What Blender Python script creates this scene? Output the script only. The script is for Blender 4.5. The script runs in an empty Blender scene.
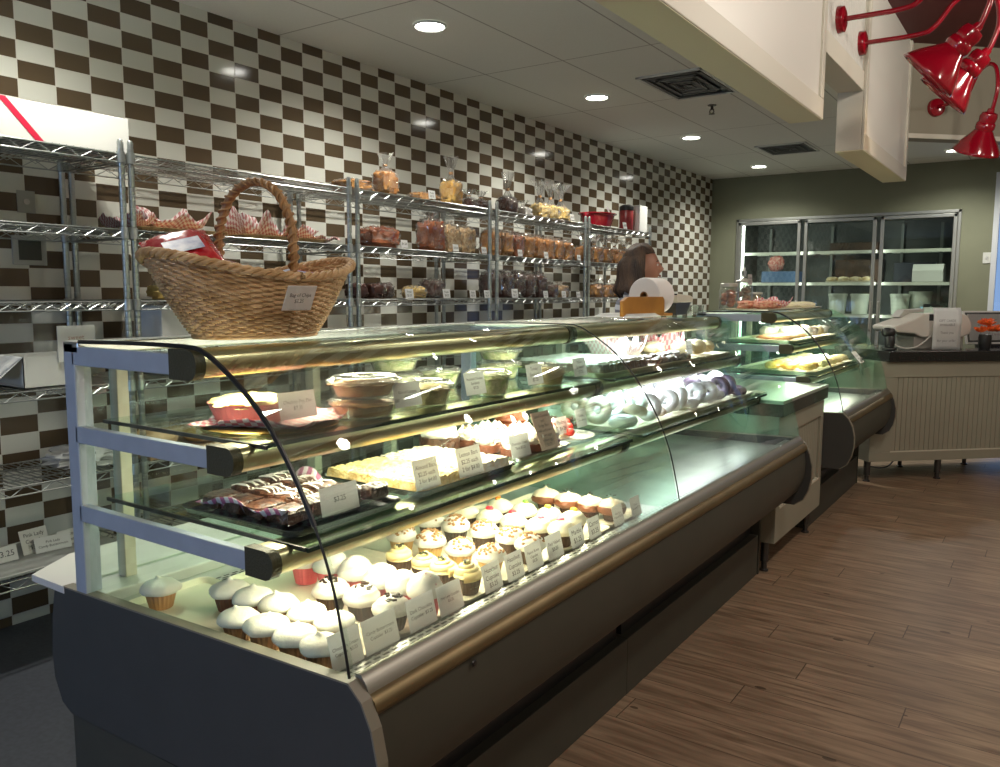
import bpy, bmesh, math, random
from mathutils import Vector, Matrix, noise
C = bpy.context.scene.collection
sc = bpy.context.scene
PI = math.pi
R = math.radians

# ------------------------------------------------------------------ camera, exposure, world, light
cam_data = bpy.data.cameras.new('camera')
cam_data.sensor_width = 36.0
cam_data.lens = 815.6 / 1000 * 36.0
cam_data.clip_start = 0.02
cam = bpy.data.objects.new('camera', cam_data)
C.objects.link(cam)
_y, _p, _r = R(34.29), R(-6.35), R(0.21)
_f = Vector((-math.sin(_y) * math.cos(_p), math.cos(_y) * math.cos(_p), math.sin(_p)))
_rt = Vector((math.cos(_y), math.sin(_y), 0))
_up = _rt.cross(_f)
_r2 = _rt * math.cos(_r) + _up * math.sin(_r)
_u2 = _up * math.cos(_r) - _rt * math.sin(_r)
cam.matrix_world = Matrix(((_r2.x, _u2.x, -_f.x, 3.544), (_r2.y, _u2.y, -_f.y, -1.722), (_r2.z, _u2.z, -_f.z, 1.40), (0, 0, 0, 1)))
sc.camera = cam
sc.view_settings.view_transform = 'Standard'
sc.view_settings.look = 'None'
sc.view_settings.exposure = 0.0
sc.view_settings.gamma = 1.0
sc.view_settings.use_curve_mapping = False
try:
    sc.cycles.max_bounces = 12
    sc.cycles.transparent_max_bounces = 32
    sc.cycles.caustics_reflective = False
    sc.cycles.caustics_refractive = False
    sc.cycles.sample_clamp_indirect = 4.0
except Exception:
    pass
world = bpy.data.worlds.new('world')
sc.world = world
world.use_nodes = True
bgn = world.node_tree.nodes['Background']
bgn.inputs[0].default_value = (0.34, 0.50, 0.80, 1)
bgn.inputs[1].default_value = 0.9

def light(name, kind, loc, rot, energy, color, parent=None, **kw):
    l = bpy.data.lights.new(name, kind)
    l.energy = energy
    l.color = color
    for k, v in kw.items():
        setattr(l, k, v)
    o = bpy.data.objects.new(name, l)
    C.objects.link(o)
    o.location = loc
    o.rotation_euler = rot
    if parent is not None:
        o.parent = parent
    return o

CEIL = 2.765
DOWN_W, DINE_W, GOOSE_W, CASE_W = 100, 58, 5, 8.5
# daylight falling through the shop window behind the camera, and through the opening beside the cooler
light('window_daylight', 'AREA', (1.4, -5.35, .80), (R(90), 0, R(0)), 50, (0.50, 0.68, 1.0), shape='RECTANGLE', size=1.5, size_y=.85)

# ------------------------------------------------------------------ materials
def new_mat(name):
    m = bpy.data.materials.new(name)
    m.use_nodes = True
    nt = m.node_tree
    for n in list(nt.nodes):
        nt.nodes.remove(n)
    out = nt.nodes.new('ShaderNodeOutputMaterial')
    return m, nt, out

def math_n(nt, op, a, b=None, c=None):
    n = nt.nodes.new('ShaderNodeMath')
    n.operation = op
    for i, v in enumerate((a, b, c)):
        if v is None:
            continue
        if isinstance(v, (int, float)):
            n.inputs[i].default_value = v
        else:
            nt.links.new(v, n.inputs[i])
    return n.outputs[0]

def mixc(nt, fac, a, b):
    n = nt.nodes.new('ShaderNodeMix')
    n.data_type = 'RGBA'
    for i, v in ((0, fac), (6, a), (7, b)):
        if isinstance(v, (int, float)):
            n.inputs[i].default_value = v
        elif isinstance(v, tuple):
            n.inputs[i].default_value = v if len(v) == 4 else (*v, 1)
        else:
            nt.links.new(v, n.inputs[i])
    return n.outputs[2]

MATS = {}
def M(name, col, rough=0.5, metal=0.0, var=0.0, scale=20.0, bump=0.0, bscale=None, spec=0.5, emit=None, estr=0.0, sub=0.0, coat=0.0, col2=None, stretch=None):
    """A Principled material whose colour varies a little by noise; kept by name."""
    if name in MATS:
        return MATS[name]
    m, nt, out = new_mat(name)
    p = nt.nodes.new('ShaderNodeBsdfPrincipled')
    nt.links.new(p.outputs[0], out.inputs[0])
    p.inputs['Base Color'].default_value = (*col, 1)
    p.inputs['Roughness'].default_value = rough
    p.inputs['Metallic'].default_value = metal
    p.inputs['Specular IOR Level'].default_value = spec
    if coat:
        p.inputs['Coat Weight'].default_value = coat
    if sub:
        p.inputs['Subsurface Weight'].default_value = sub
        p.inputs['Subsurface Radius'].default_value = (0.01, 0.006, 0.004)
    if var or bump or col2:
        tc = nt.nodes.new('ShaderNodeTexCoord')
        src = tc.outputs['Object']
        if stretch:
            mp = nt.nodes.new('ShaderNodeMapping')
            mp.inputs['Scale'].default_value = stretch
            nt.links.new(src, mp.inputs[0])
            src = mp.outputs[0]
        nz = nt.nodes.new('ShaderNodeTexNoise')
        nz.inputs['Scale'].default_value = scale
        nz.inputs['Detail'].default_value = 4
        nt.links.new(src, nz.inputs['Vector'])
        if var or col2:
            c2 = col2 or tuple(min(1, c * (1 + var)) for c in col)
            c1 = col if col2 else tuple(c * (1 - var) for c in col)
            rmp = nt.nodes.new('ShaderNodeMapRange')
            rmp.inputs[1].default_value = 0.35
            rmp.inputs[2].default_value = 0.65
            nt.links.new(nz.outputs[0], rmp.inputs[0])
            nt.links.new(mixc(nt, rmp.outputs[0], c1, c2), p.inputs['Base Color'])
        if bump:
            nb = nz
            if bscale:
                nb = nt.nodes.new('ShaderNodeTexNoise')
                nb.inputs['Scale'].default_value = bscale
                nb.inputs['Detail'].default_value = 3
                nt.links.new(src, nb.inputs['Vector'])
            b = nt.nodes.new('ShaderNodeBump')
            b.inputs['Strength'].default_value = bump
            b.inputs['Distance'].default_value = 0.01
            nt.links.new(nb.outputs[0], b.inputs['Height'])
            nt.links.new(b.outputs[0], p.inputs['Normal'])
    if emit:
        p.inputs['Emission Color'].default_value = (*emit, 1)
        p.inputs['Emission Strength'].default_value = estr
    MATS[name] = m
    return m

def glass_mat(name, tint=(0.95, 0.98, 0.96), rough=0.0, refl=1.0, haze=0.0, hcol=(0.8, 0.85, 0.82)):
    if name in MATS:
        return MATS[name]
    m, nt, out = new_mat(name)
    tr = nt.nodes.new('ShaderNodeBsdfTransparent')
    tr.inputs[0].default_value = (*tint, 1)
    gl = nt.nodes.new('ShaderNodeBsdfGlossy')
    gl.inputs['Roughness'].default_value = rough
    # Schlick reflectance, the same from both sides of the pane
    geo = nt.nodes.new('ShaderNodeNewGeometry')
    dt = nt.nodes.new('ShaderNodeVectorMath')
    dt.operation = 'DOT_PRODUCT'
    nt.links.new(geo.outputs['Incoming'], dt.inputs[0])
    nt.links.new(geo.outputs['Normal'], dt.inputs[1])
    om = math_n(nt, 'SUBTRACT', 1.0, math_n(nt, 'MINIMUM', math_n(nt, 'ABSOLUTE', dt.outputs['Value']), 1.0))
    fr = math_n(nt, 'MULTIPLY_ADD', math_n(nt, 'POWER', om, 5.0), 0.96, 0.04)
    mx = nt.nodes.new('ShaderNodeMixShader')
    nt.links.new(math_n(nt, 'MINIMUM', math_n(nt, 'MULTIPLY', fr, refl), 1.0), mx.inputs[0])
    nt.links.new(tr.outputs[0], mx.inputs[1])
    nt.links.new(gl.outputs[0], mx.inputs[2])
    last = mx.outputs[0]
    if haze:
        df = nt.nodes.new('ShaderNodeBsdfDiffuse')
        df.inputs[0].default_value = (*hcol, 1)
        m2 = nt.nodes.new('ShaderNodeMixShader')
        m2.inputs[0].default_value = haze
        nt.links.new(last, m2.inputs[1])
        nt.links.new(df.outputs[0], m2.inputs[2])
        last = m2.outputs[0]
    nt.links.new(last, out.inputs[0])
    MATS[name] = m
    return m

def check_mat(name, c1, c2, s, rough=0.6, ax=(0, 1)):
    if name in MATS:
        return MATS[name]
    m, nt, out = new_mat(name)
    p = nt.nodes.new('ShaderNodeBsdfPrincipled')
    nt.links.new(p.outputs[0], out.inputs[0])
    p.inputs['Roughness'].default_value = rough
    uv = nt.nodes.new('ShaderNodeUVMap')
    ck = nt.nodes.new('ShaderNodeTexChecker')
    ck.inputs['Scale'].default_value = s
    ck.inputs['Color1'].default_value = (*c1, 1)
    ck.inputs['Color2'].default_value = (*c2, 1)
    nt.links.new(uv.outputs[0], ck.inputs['Vector'])
    nt.links.new(ck.outputs[0], p.inputs['Base Color'])
    MATS[name] = m
    return m

def tile_wall_mat():
    m, nt, out = new_mat('checkered_wall_tile')
    p = nt.nodes.new('ShaderNodeBsdfPrincipled')
    nt.links.new(p.outputs[0], out.inputs[0])
    geo = nt.nodes.new('ShaderNodeNewGeometry')
    sx = nt.nodes.new('ShaderNodeSeparateXYZ')
    nt.links.new(geo.outputs['Position'], sx.inputs[0])
    u = math_n(nt, 'DIVIDE', sx.outputs[1], 0.1524)
    v = math_n(nt, 'DIVIDE', math_n(nt, 'SUBTRACT', 2.713, sx.outputs[2]), 0.0762)
    cu = math_n(nt, 'FLOOR', u)
    cv = math_n(nt, 'FLOOR', v)
    par = math_n(nt, 'FLOORED_MODULO', math_n(nt, 'ADD', cu, cv), 2.0)      # 1 = brown
    fu = math_n(nt, 'SUBTRACT', u, cu)
    fv = math_n(nt, 'SUBTRACT', v, cv)
    gu = math_n(nt, 'LESS_THAN', math_n(nt, 'MINIMUM', fu, math_n(nt, 'SUBTRACT', 1.0, fu)), 0.011)
    gv = math_n(nt, 'LESS_THAN', math_n(nt, 'MINIMUM', fv, math_n(nt, 'SUBTRACT', 1.0, fv)), 0.020)
    grout = math_n(nt, 'MAXIMUM', gu, gv)
    cmb = nt.nodes.new('ShaderNodeCombineXYZ')
    nt.links.new(cu, cmb.inputs[0])
    nt.links.new(cv, cmb.inputs[1])
    wn = nt.nodes.new('ShaderNodeTexWhiteNoise')
    wn.noise_dimensions = '2D'
    nt.links.new(cmb.outputs[0], wn.inputs[0])
    white = mixc(nt, wn.outputs[0], (0.66, 0.665, 0.60), (0.74, 0.745, 0.68))
    brown = mixc(nt, wn.outputs[0], (0.098, 0.070, 0.042), (0.125, 0.090, 0.055))
    col = mixc(nt, par, white, brown)
    col = mixc(nt, grout, col, (0.66, 0.64, 0.57))
    nt.links.new(col, p.inputs['Base Color'])
    nt.links.new(math_n(nt, 'ADD', 0.11, math_n(nt, 'MULTIPLY', grout, 0.5)), p.inputs['Roughness'])
    b = nt.nodes.new('ShaderNodeBump')
    b.inputs['Strength'].default_value = 0.35
    b.inputs['Distance'].default_value = 0.002
    b.invert = True
    nt.links.new(grout, b.inputs['Height'])
    nt.links.new(b.outputs[0], p.inputs['Normal'])
    return m

def floor_mat():
    m, nt, out = new_mat('wood_plank_floor')
    p = nt.nodes.new('ShaderNodeBsdfPrincipled')
    nt.links.new(p.outputs[0], out.inputs[0])
    geo = nt.nodes.new('ShaderNodeNewGeometry')
    sx = nt.nodes.new('ShaderNodeSeparateXYZ')
    nt.links.new(geo.outputs['Position'], sx.inputs[0])
    v = math_n(nt, 'DIVIDE', sx.outputs[1], 0.155)
    row = math_n(nt, 'FLOOR', v)
    wn = nt.nodes.new('ShaderNodeTexWhiteNoise')
    wn.noise_dimensions = '1D'
    nt.links.new(row, wn.inputs['W'])
    u = math_n(nt, 'DIVIDE', math_n(nt, 'ADD', sx.outputs[0], math_n(nt, 'MULTIPLY', wn.outputs[0], 5.0)), 1.22)
    colm = math_n(nt, 'FLOOR', u)
    fu = math_n(nt, 'SUBTRACT', u, colm)
    fv = math_n(nt, 'SUBTRACT', v, row)
    gu = math_n(nt, 'LESS_THAN', math_n(nt, 'MINIMUM', fu, math_n(nt, 'SUBTRACT', 1.0, fu)), 0.0016)
    gv = math_n(nt, 'LESS_THAN', math_n(nt, 'MINIMUM', fv, math_n(nt, 'SUBTRACT', 1.0, fv)), 0.010)
    gap = math_n(nt, 'MAXIMUM', gu, gv)
    cmb = nt.nodes.new('ShaderNodeCombineXYZ')
    nt.links.new(colm, cmb.inputs[0])
    nt.links.new(row, cmb.inputs[1])
    w2 = nt.nodes.new('ShaderNodeTexWhiteNoise')
    w2.noise_dimensions = '2D'
    nt.links.new(cmb.outputs[0], w2.inputs[0])
    off = nt.nodes.new('ShaderNodeVectorMath')
    off.operation = 'MULTIPLY_ADD'
    nt.links.new(w2.outputs[1], off.inputs[0])
    off.inputs[1].default_value = (7, 7, 7)
    nt.links.new(geo.outputs['Position'], off.inputs[2])
    mp = nt.nodes.new('ShaderNodeMapping')
    mp.inputs['Scale'].default_value = (1.6, 16, 1)
    nt.links.new(off.outputs[0], mp.inputs[0])
    n1 = nt.nodes.new('ShaderNodeTexNoise')
    n1.inputs['Scale'].default_value = 2.2
    n1.inputs['Detail'].default_value = 7
    n1.inputs['Distortion'].default_value = 0.6
    nt.links.new(mp.outputs[0], n1.inputs['Vector'])
    mp2 = nt.nodes.new('ShaderNodeMapping')
    mp2.inputs['Scale'].default_value = (3.0, 6.0, 1)
    nt.links.new(off.outputs[0], mp2.inputs[0])
    vo = nt.nodes.new('ShaderNodeTexVoronoi')
    vo.inputs['Scale'].default_value = 1.1
    nt.links.new(mp2.outputs[0], vo.inputs['Vector'])
    knot = math_n(nt, 'LESS_THAN', vo.outputs['Distance'], 0.07)
    g = nt.nodes.new('ShaderNodeMapRange')
    g.inputs[1].default_value = 0.33
    g.inputs[2].default_value = 0.68
    nt.links.new(n1.outputs[0], g.inputs[0])
    base = mixc(nt, g.outputs[0], (0.165, 0.106, 0.064), (0.430, 0.305, 0.200))
    base = mixc(nt, math_n(nt, 'MULTIPLY', w2.outputs[0], 0.45), base, (0.25, 0.175, 0.115))
    base = mixc(nt, math_n(nt, 'MULTIPLY', knot, 0.7), base, (0.045, 0.025, 0.015))
    base = mixc(nt, math_n(nt, 'MULTIPLY', gap, 0.75), base, (0.03, 0.018, 0.012))
    nt.links.new(base, p.inputs['Base Color'])
    nt.links.new(math_n(nt, 'ADD', 0.30, math_n(nt, 'MULTIPLY', n1.outputs[0], 0.2)), p.inputs['Roughness'])
    b = nt.nodes.new('ShaderNodeBump')
    b.inputs['Strength'].default_value = 0.25
    b.inputs['Distance'].default_value = 0.002
    b.invert = True
    nt.links.new(math_n(nt, 'ADD', gap, math_n(nt, 'MULTIPLY', n1.outputs[0], -0.4)), b.inputs['Height'])
    nt.links.new(b.outputs[0], p.inputs['Normal'])
    return m

def perforated_mat():
    m, nt, out = new_mat('perforated_steel')
    p = nt.nodes.new('ShaderNodeBsdfPrincipled')
    nt.links.new(p.outputs[0], out.inputs[0])
    p.inputs['Metallic'].default_value = 0.8
    p.inputs['Roughness'].default_value = 0.35
    geo = nt.nodes.new('ShaderNodeNewGeometry')
    sx = nt.nodes.new('ShaderNodeSeparateXYZ')
    nt.links.new(geo.outputs['Position'], sx.inputs[0])
    a = math_n(nt, 'DIVIDE', sx.outputs[1], 0.026)
    bq = math_n(nt, 'DIVIDE', sx.outputs[0], 0.012)
    r = math_n(nt, 'FLOOR', bq)
    a2 = math_n(nt, 'ADD', a, math_n(nt, 'MULTIPLY', r, 0.5))
    fa = math_n(nt, 'ABSOLUTE', math_n(nt, 'SUBTRACT', math_n(nt, 'FRACT', a2), 0.5))
    fb = math_n(nt, 'ABSOLUTE', math_n(nt, 'SUBTRACT', math_n(nt, 'FRACT', bq), 0.5))
    hole = math_n(nt, 'MULTIPLY', math_n(nt, 'LESS_THAN', fa, 0.34), math_n(nt, 'LESS_THAN', fb, 0.26))
    nt.links.new(mixc(nt, hole, (0.62, 0.62, 0.60), (0.02, 0.02, 0.02)), p.inputs['Base Color'])
    return m

def ceiling_mat():
    m, nt, out = new_mat('acoustic_ceiling_panel')
    p = nt.nodes.new('ShaderNodeBsdfPrincipled')
    nt.links.new(p.outputs[0], out.inputs[0])
    p.inputs['Roughness'].default_value = 0.9
    geo = nt.nodes.new('ShaderNodeNewGeometry')
    sx = nt.nodes.new('ShaderNodeSeparateXYZ')
    nt.links.new(geo.outputs['Position'], sx.inputs[0])
    u = math_n(nt, 'DIVIDE', math_n(nt, 'SUBTRACT', sx.outputs[0], 0.466), 0.56)
    v = math_n(nt, 'DIVIDE', math_n(nt, 'SUBTRACT', sx.outputs[1], 1.36), 1.255)
    fu = math_n(nt, 'ABSOLUTE', math_n(nt, 'SUBTRACT', math_n(nt, 'FRACT', math_n(nt, 'ADD', u, 0.5)), 0.5))
    fv = math_n(nt, 'ABSOLUTE', math_n(nt, 'SUBTRACT', math_n(nt, 'FRACT', math_n(nt, 'ADD', v, 0.5)), 0.5))
    g = math_n(nt, 'MAXIMUM', math_n(nt, 'LESS_THAN', fu, 0.008), math_n(nt, 'LESS_THAN', fv, 0.0035))
    nz = nt.nodes.new('ShaderNodeTexNoise')
    nz.inputs['Scale'].default_value = 160
    nt.links.new(geo.outputs['Position'], nz.inputs['Vector'])
    base = mixc(nt, nz.outputs[0], (0.74, 0.76, 0.70), (0.84, 0.86, 0.80))
    nt.links.new(mixc(nt, g, base, (0.40, 0.40, 0.36)), p.inputs['Base Color'])
    b = nt.nodes.new('ShaderNodeBump')
    b.inputs['Strength'].default_value = 0.2
    b.inputs['Distance'].default_value = 0.002
    b.invert = True
    nt.links.new(g, b.inputs['Height'])
    nt.links.new(b.outputs[0], p.inputs['Normal'])
    return m

# ------------------------------------------------------------------ mesh helpers
class MB:
    def __init__(self):
        self.bm = bmesh.new()
        self.uv = None
    def box(self, c, s, rz=0.0, mat=None):
        v = []
        for dz in (-.5, .5):
            for dx, dy in ((-.5, -.5), (.5, -.5), (.5, .5), (-.5, .5)):
                p = Vector((dx * s[0], dy * s[1], dz * s[2]))
                if rz:
                    p = Matrix.Rotation(rz, 3, 'Z') @ p
                if mat is not None:
                    p = mat @ p
                v.append(self.bm.verts.new(p + Vector(c)))
        for f in ((3, 2, 1, 0), (4, 5, 6, 7), (0, 1, 5, 4), (1, 2, 6, 5), (2, 3, 7, 6), (3, 0, 4, 7)):
            self.bm.faces.new([v[i] for i in f])
        return self
    def bx(self, a, b):
        return self.box([(a[i] + b[i]) / 2 for i in range(3)], [abs(b[i] - a[i]) for i in range(3)])
    def prism(self, pts, axis, a, b):
        """A closed polygon pushed along an axis from a to b. pts are the two other coordinates."""
        def P(p, t):
            return {0: (t, p[0], p[1]), 1: (p[0], t, p[1]), 2: (p[0], p[1], t)}[axis]
        n = len(pts)
        v1 = [self.bm.verts.new(P(p, a)) for p in pts]
        v2 = [self.bm.verts.new(P(p, b)) for p in pts]
        for i in range(n):
            j = (i + 1) % n
            self.bm.faces.new((v1[i], v1[j], v2[j], v2[i]))
        f1 = self.bm.faces.new(v1[::-1])
        f2 = self.bm.faces.new(v2)
        if n > 4:
            bmesh.ops.triangulate(self.bm, faces=[f1, f2])
        return self
    def tube(self, pts, r, seg=8, closed=False, cap=True, flat=1.0):
        pts = [Vector(p) for p in pts]
        n = len(pts)
        rs = r if isinstance(r, (list, tuple)) else [r] * n
        rings = []
        prev = None
        for i, p in enumerate(pts):
            if closed:
                t = pts[(i + 1) % n] - pts[i - 1]
            else:
                t = pts[min(i + 1, n - 1)] - pts[max(i - 1, 0)]
            t = t.normalized() if t.length else Vector((0, 0, 1))
            if prev is None:
                a = Vector((0, 0, 1)) if abs(t.z) < .9 else Vector((1, 0, 0))
                x = t.cross(a).normalized()
            else:
                x = (prev - t * prev.dot(t))
                x = x.normalized() if x.length > 1e-6 else t.orthogonal().normalized()
            prev = x
            y = t.cross(x)
            rings.append([self.bm.verts.new(p + (x * math.cos(2 * PI * k / seg) + y * math.sin(2 * PI * k / seg) * flat) * rs[i]) for k in range(seg)])
        m = n if closed else n - 1
        for i in range(m):
            A, B = rings[i], rings[(i + 1) % n]
            for k in range(seg):
                self.bm.faces.new((A[k], A[(k + 1) % seg], B[(k + 1) % seg], B[k]))
        if cap and not closed:
            self.bm.faces.new(rings[0][::-1])
            self.bm.faces.new(rings[-1])
        return self
    def lathe(self, prof, c=(0, 0, 0), seg=24, ripple=0.0, nr=20, mat=None, cap=True, sx=1.0, sy=1.0, wob=None):
        rings = []
        for r, z in prof:
            ring = []
            for k in range(seg):
                a = 2 * PI * k / seg
                rr = r * (1 + (ripple * (1 if (k % 2) else -1) if ripple else 0))
                if wob:
                    rr *= 1 + wob * noise.noise(Vector((math.cos(a) * 1.7, math.sin(a) * 1.7, z * 40)))
                p = Vector((rr * math.cos(a) * sx, rr * math.sin(a) * sy, z))
                if mat is not None:
                    p = mat @ p
                ring.append(self.bm.verts.new(p + Vector(c)))
            rings.append(ring)
        for A, B in zip(rings, rings[1:]):
            for k in range(seg):
                self.bm.faces.new((A[k], A[(k + 1) % seg], B[(k + 1) % seg], B[k]))
        if cap:
            if prof[0][0] > 1e-6:
                self.bm.faces.new(rings[0][::-1])
            if prof[-1][0] > 1e-6:
                self.bm.faces.new(rings[-1])
        return self
    def blob(self, r, c=(0, 0, 0), pw=2.0, amp=0.0, freq=3.0, seed=0, nu=20, nv=12, rot=None, flat_bottom=None):
        """A superellipsoid with noise."""
        def sp(v):
            return math.copysign(abs(v) ** (2 / pw), v)
        rows = []
        for i in range(nv + 1):
            th = -PI / 2 + PI * i / nv
            row = []
            for k in range(nu):
                ph = 2 * PI * k / nu
                d = Vector((sp(math.cos(th)) * sp(math.cos(ph)), sp(math.cos(th)) * sp(math.sin(ph)), sp(math.sin(th))))
                if amp:
                    d *= 1 + amp * noise.noise(d * freq + Vector((seed * 3.1, seed * 1.7, seed)))
                p = Vector((d.x * r[0], d.y * r[1], d.z * r[2]))
                if flat_bottom is not None and p.z < flat_bottom:
                    p.z = flat_bottom
                if rot is not None:
                    p = rot @ p
                row.append(p + Vector(c))
            rows.append(row)
        bot = self.bm.verts.new(sum(rows[0], Vector()) / nu)
        top = self.bm.verts.new(sum(rows[-1], Vector()) / nu)
        vr = [[self.bm.verts.new(p) for p in row] for row in rows[1:-1]]
        for A, B in zip(vr, vr[1:]):
            for k in range(nu):
                self.bm.faces.new((A[k], A[(k + 1) % nu], B[(k + 1) % nu], B[k]))
        for k in range(nu):
            self.bm.faces.new((bot, vr[0][(k + 1) % nu], vr[0][k]))
            self.bm.faces.new((top, vr[-1][k], vr[-1][(k + 1) % nu]))
        return self
    def sheet(self, nu, nv, fn, closed_u=False, thick=0.0):
        uvl = self.bm.loops.layers.uv.verify()
        vs = [[self.bm.verts.new(fn(i / nu, j / nv)) for j in range(nv + 1)] for i in range(nu + (0 if closed_u else 1))]
        n = nu
        for i in range(n):
            a, b = vs[i], vs[(i + 1) % len(vs)]
            for j in range(nv):
                f = self.bm.faces.new((a[j], b[j], b[j + 1], a[j + 1]))
                for lp, (uu, vv) in zip(f.loops, ((i, j), (i + 1, j), (i + 1, j + 1), (i, j + 1))):
                    lp[uvl].uv = (uu / nu, vv / nv)
        return self
    def obj(self, name, mat, parent=None, smooth=True, bevel=0.0, loc=None, rz=None, solid=0.0, segs=2, subd=0, ang=40):
        bmesh.ops.recalc_face_normals(self.bm, faces=self.bm.faces[:])
        me = bpy.data.meshes.new(name)
        self.bm.to_mesh(me)
        self.bm.free()
        me.materials.append(mat)
        o = bpy.data.objects.new(name, me)
        C.objects.link(o)
        if smooth:
            me.polygons.foreach_set('use_smooth', [True] * len(me.polygons))
            try:
                me.set_sharp_from_angle(angle=R(ang))
            except Exception:
                pass
        if solid:
            s = o.modifiers.new('solid', 'SOLIDIFY')
            s.thickness = solid
            s.offset = 0
        if bevel:
            b = o.modifiers.new('bevel', 'BEVEL')
            b.width = bevel
            b.segments = segs
            b.limit_method = 'ANGLE'
        if subd:
            s = o.modifiers.new('sub', 'SUBSURF')
            s.levels = subd
            s.render_levels = subd
        if loc is not None:
            o.location = loc
        if rz is not None:
            o.rotation_euler = (0, 0, rz)
        if parent is not None:
            o.parent = parent
        return o

def thing(name, label, cat, loc=(0, 0, 0), rz=0.0, group=None):
    o = bpy.data.objects.new(name, None)
    o.empty_display_size = 0.05
    C.objects.link(o)
    o.location = loc
    o.rotation_euler = (0, 0, rz)
    o['label'] = label
    o['category'] = cat
    if group:
        o['group'] = group
    return o

def tag(o, label, cat, group=None):
    o['label'] = label
    o['category'] = cat
    if group:
        o['group'] = group
    return o

def struct(o):
    o['kind'] = 'structure'
    return o

def dup(root, loc=None, rz=None, label=None, group=None, scale=None):
    r = root.copy()
    C.objects.link(r)
    if loc is not None:
        r.location = loc
    if rz is not None:
        r.rotation_euler = (0, 0, rz)
    if label:
        r['label'] = label
    if group:
        r['group'] = group
    if scale is not None:
        r.scale = scale if isinstance(scale, (tuple, list)) else (scale,) * 3
    for ch in list(root.children):
        c = ch.copy()
        C.objects.link(c)
        c.parent = r
        for g in list(ch.children):
            d = g.copy()
            C.objects.link(d)
            d.parent = c
    return r

def arc(c, r, a0, a1, n, plane='xz'):
    out = []
    for i in range(n + 1):
        a = R(a0 + (a1 - a0) * i / n)
        x, y = r * math.cos(a), r * math.sin(a)
        out.append((c[0] + x, c[1], c[2] + y) if plane == 'xz' else (c[0], c[1] + x, c[2] + y) if plane == 'yz' else (c[0] + x, c[1] + y, c[2]))
    return out

def smooth_path(pts, n=6):
    """Catmull-Rom through the points."""
    P = [Vector(p) for p in pts]
    P = [P[0] * 2 - P[1]] + P + [P[-1] * 2 - P[-2]]
    out = []
    for i in range(1, len(P) - 2):
        for k in range(n):
            t = k / n
            out.append(0.5 * ((2 * P[i]) + (P[i + 1] - P[i - 1]) * t + (2 * P[i - 1] - 5 * P[i] + 4 * P[i + 1] - P[i + 2]) * t * t + (3 * P[i] - P[i - 1] - 3 * P[i + 1] + P[i + 2]) * t ** 3))
    out.append(P[-2])
    return out

def lettering(lines, size, mtx, parent, mat, name='lettering', align='CENTER', leading=1.15):
    """Flat writing turned into a mesh, in the plane of mtx (4x4, relative to the parent)."""
    cu = bpy.data.curves.new('writing', 'FONT')
    cu.body = '\n'.join(lines)
    cu.size = size
    cu.align_x = align
    cu.align_y = 'CENTER'
    cu.space_line = leading
    cu.resolution_u = 2
    t = bpy.data.objects.new('writing', cu)
    C.objects.link(t)
    dg = bpy.context.evaluated_depsgraph_get()
    dg.update()
    me = bpy.data.meshes.new_from_object(t.evaluated_get(dg))
    bpy.data.objects.remove(t)
    bpy.data.curves.remove(cu)
    me.name = name
    me.transform(mtx)
    me.materials.clear()
    me.materials.append(mat)
    o = bpy.data.objects.new(name, me)
    C.objects.link(o)
    if parent is not None:
        o.parent = parent
    return o

# ------------------------------------------------------------------ shared materials
steel = M('brushed_steel', (0.60, 0.60, 0.58), 0.32, 1.0, var=0.08, scale=30)
chrome = M('chrome_wire', (0.40, 0.42, 0.41), 0.33, 1.0)
gold = M('champagne_gold_metal', (0.60, 0.54, 0.34), 0.28, 1.0, var=0.06, scale=6)
olive_plastic = M('dark_olive_plastic', (0.055, 0.050, 0.022), 0.45, bump=0.2, bscale=200)
case_paint = M('grey_case_laminate', (0.056, 0.056, 0.043), 0.55, var=0.05, scale=8)
case_edge = M('taupe_case_edge', (0.22, 0.205, 0.16), 0.5)
white_paint = M('white_enamel', (0.62, 0.64, 0.60), 0.4)
blue_white = M('pale_painted_steel', (0.37, 0.43, 0.52), 0.42, var=0.05, scale=15)
black_rubber = M('black_rubber', (0.012, 0.012, 0.012), 0.4)
black_plastic = M('black_plastic', (0.015, 0.015, 0.016), 0.35)
white_tray = M('white_plastic_tray', (0.78, 0.72, 0.55), 0.35)
def thin_paper(name, col):
    m, nt, out = new_mat(name)
    d = nt.nodes.new('ShaderNodeBsdfDiffuse')
    t = nt.nodes.new('ShaderNodeBsdfTranslucent')
    x = nt.nodes.new('ShaderNodeMixShader')
    x.inputs[0].default_value = 0.68
    for n in (d, t):
        n.inputs['Color'].default_value = (*col, 1)
    nt.links.new(d.outputs[0], x.inputs[1])
    nt.links.new(t.outputs[0], x.inputs[2])
    nt.links.new(x.outputs[0], out.inputs[0])
    MATS[name] = m
    return m
paper_white = thin_paper('white_card', (0.93, 0.94, 0.94))
ink = M('dark_ink', (0.05, 0.05, 0.06), 0.6)
case_glass = glass_mat('case_glass', (0.945, 0.98, 0.955), refl=.6)
end_glass = glass_mat('green_end_glass', (0.84, 0.955, 0.90), refl=.6, haze=.025, hcol=(.35, .60, .48))
shelf_glass = glass_mat('shelf_glass', (0.86, 0.96, 0.91))
clear_plastic = glass_mat('clear_plastic', (0.97, 0.975, 0.97), rough=0.05, refl=1.2, haze=0.05, hcol=(0.8, 0.8, 0.78))
bag_film = glass_mat('cellophane', (0.96, 0.96, 0.96), rough=0.06, refl=3.2, haze=0.06, hcol=(0.75, 0.74, 0.70))

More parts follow.
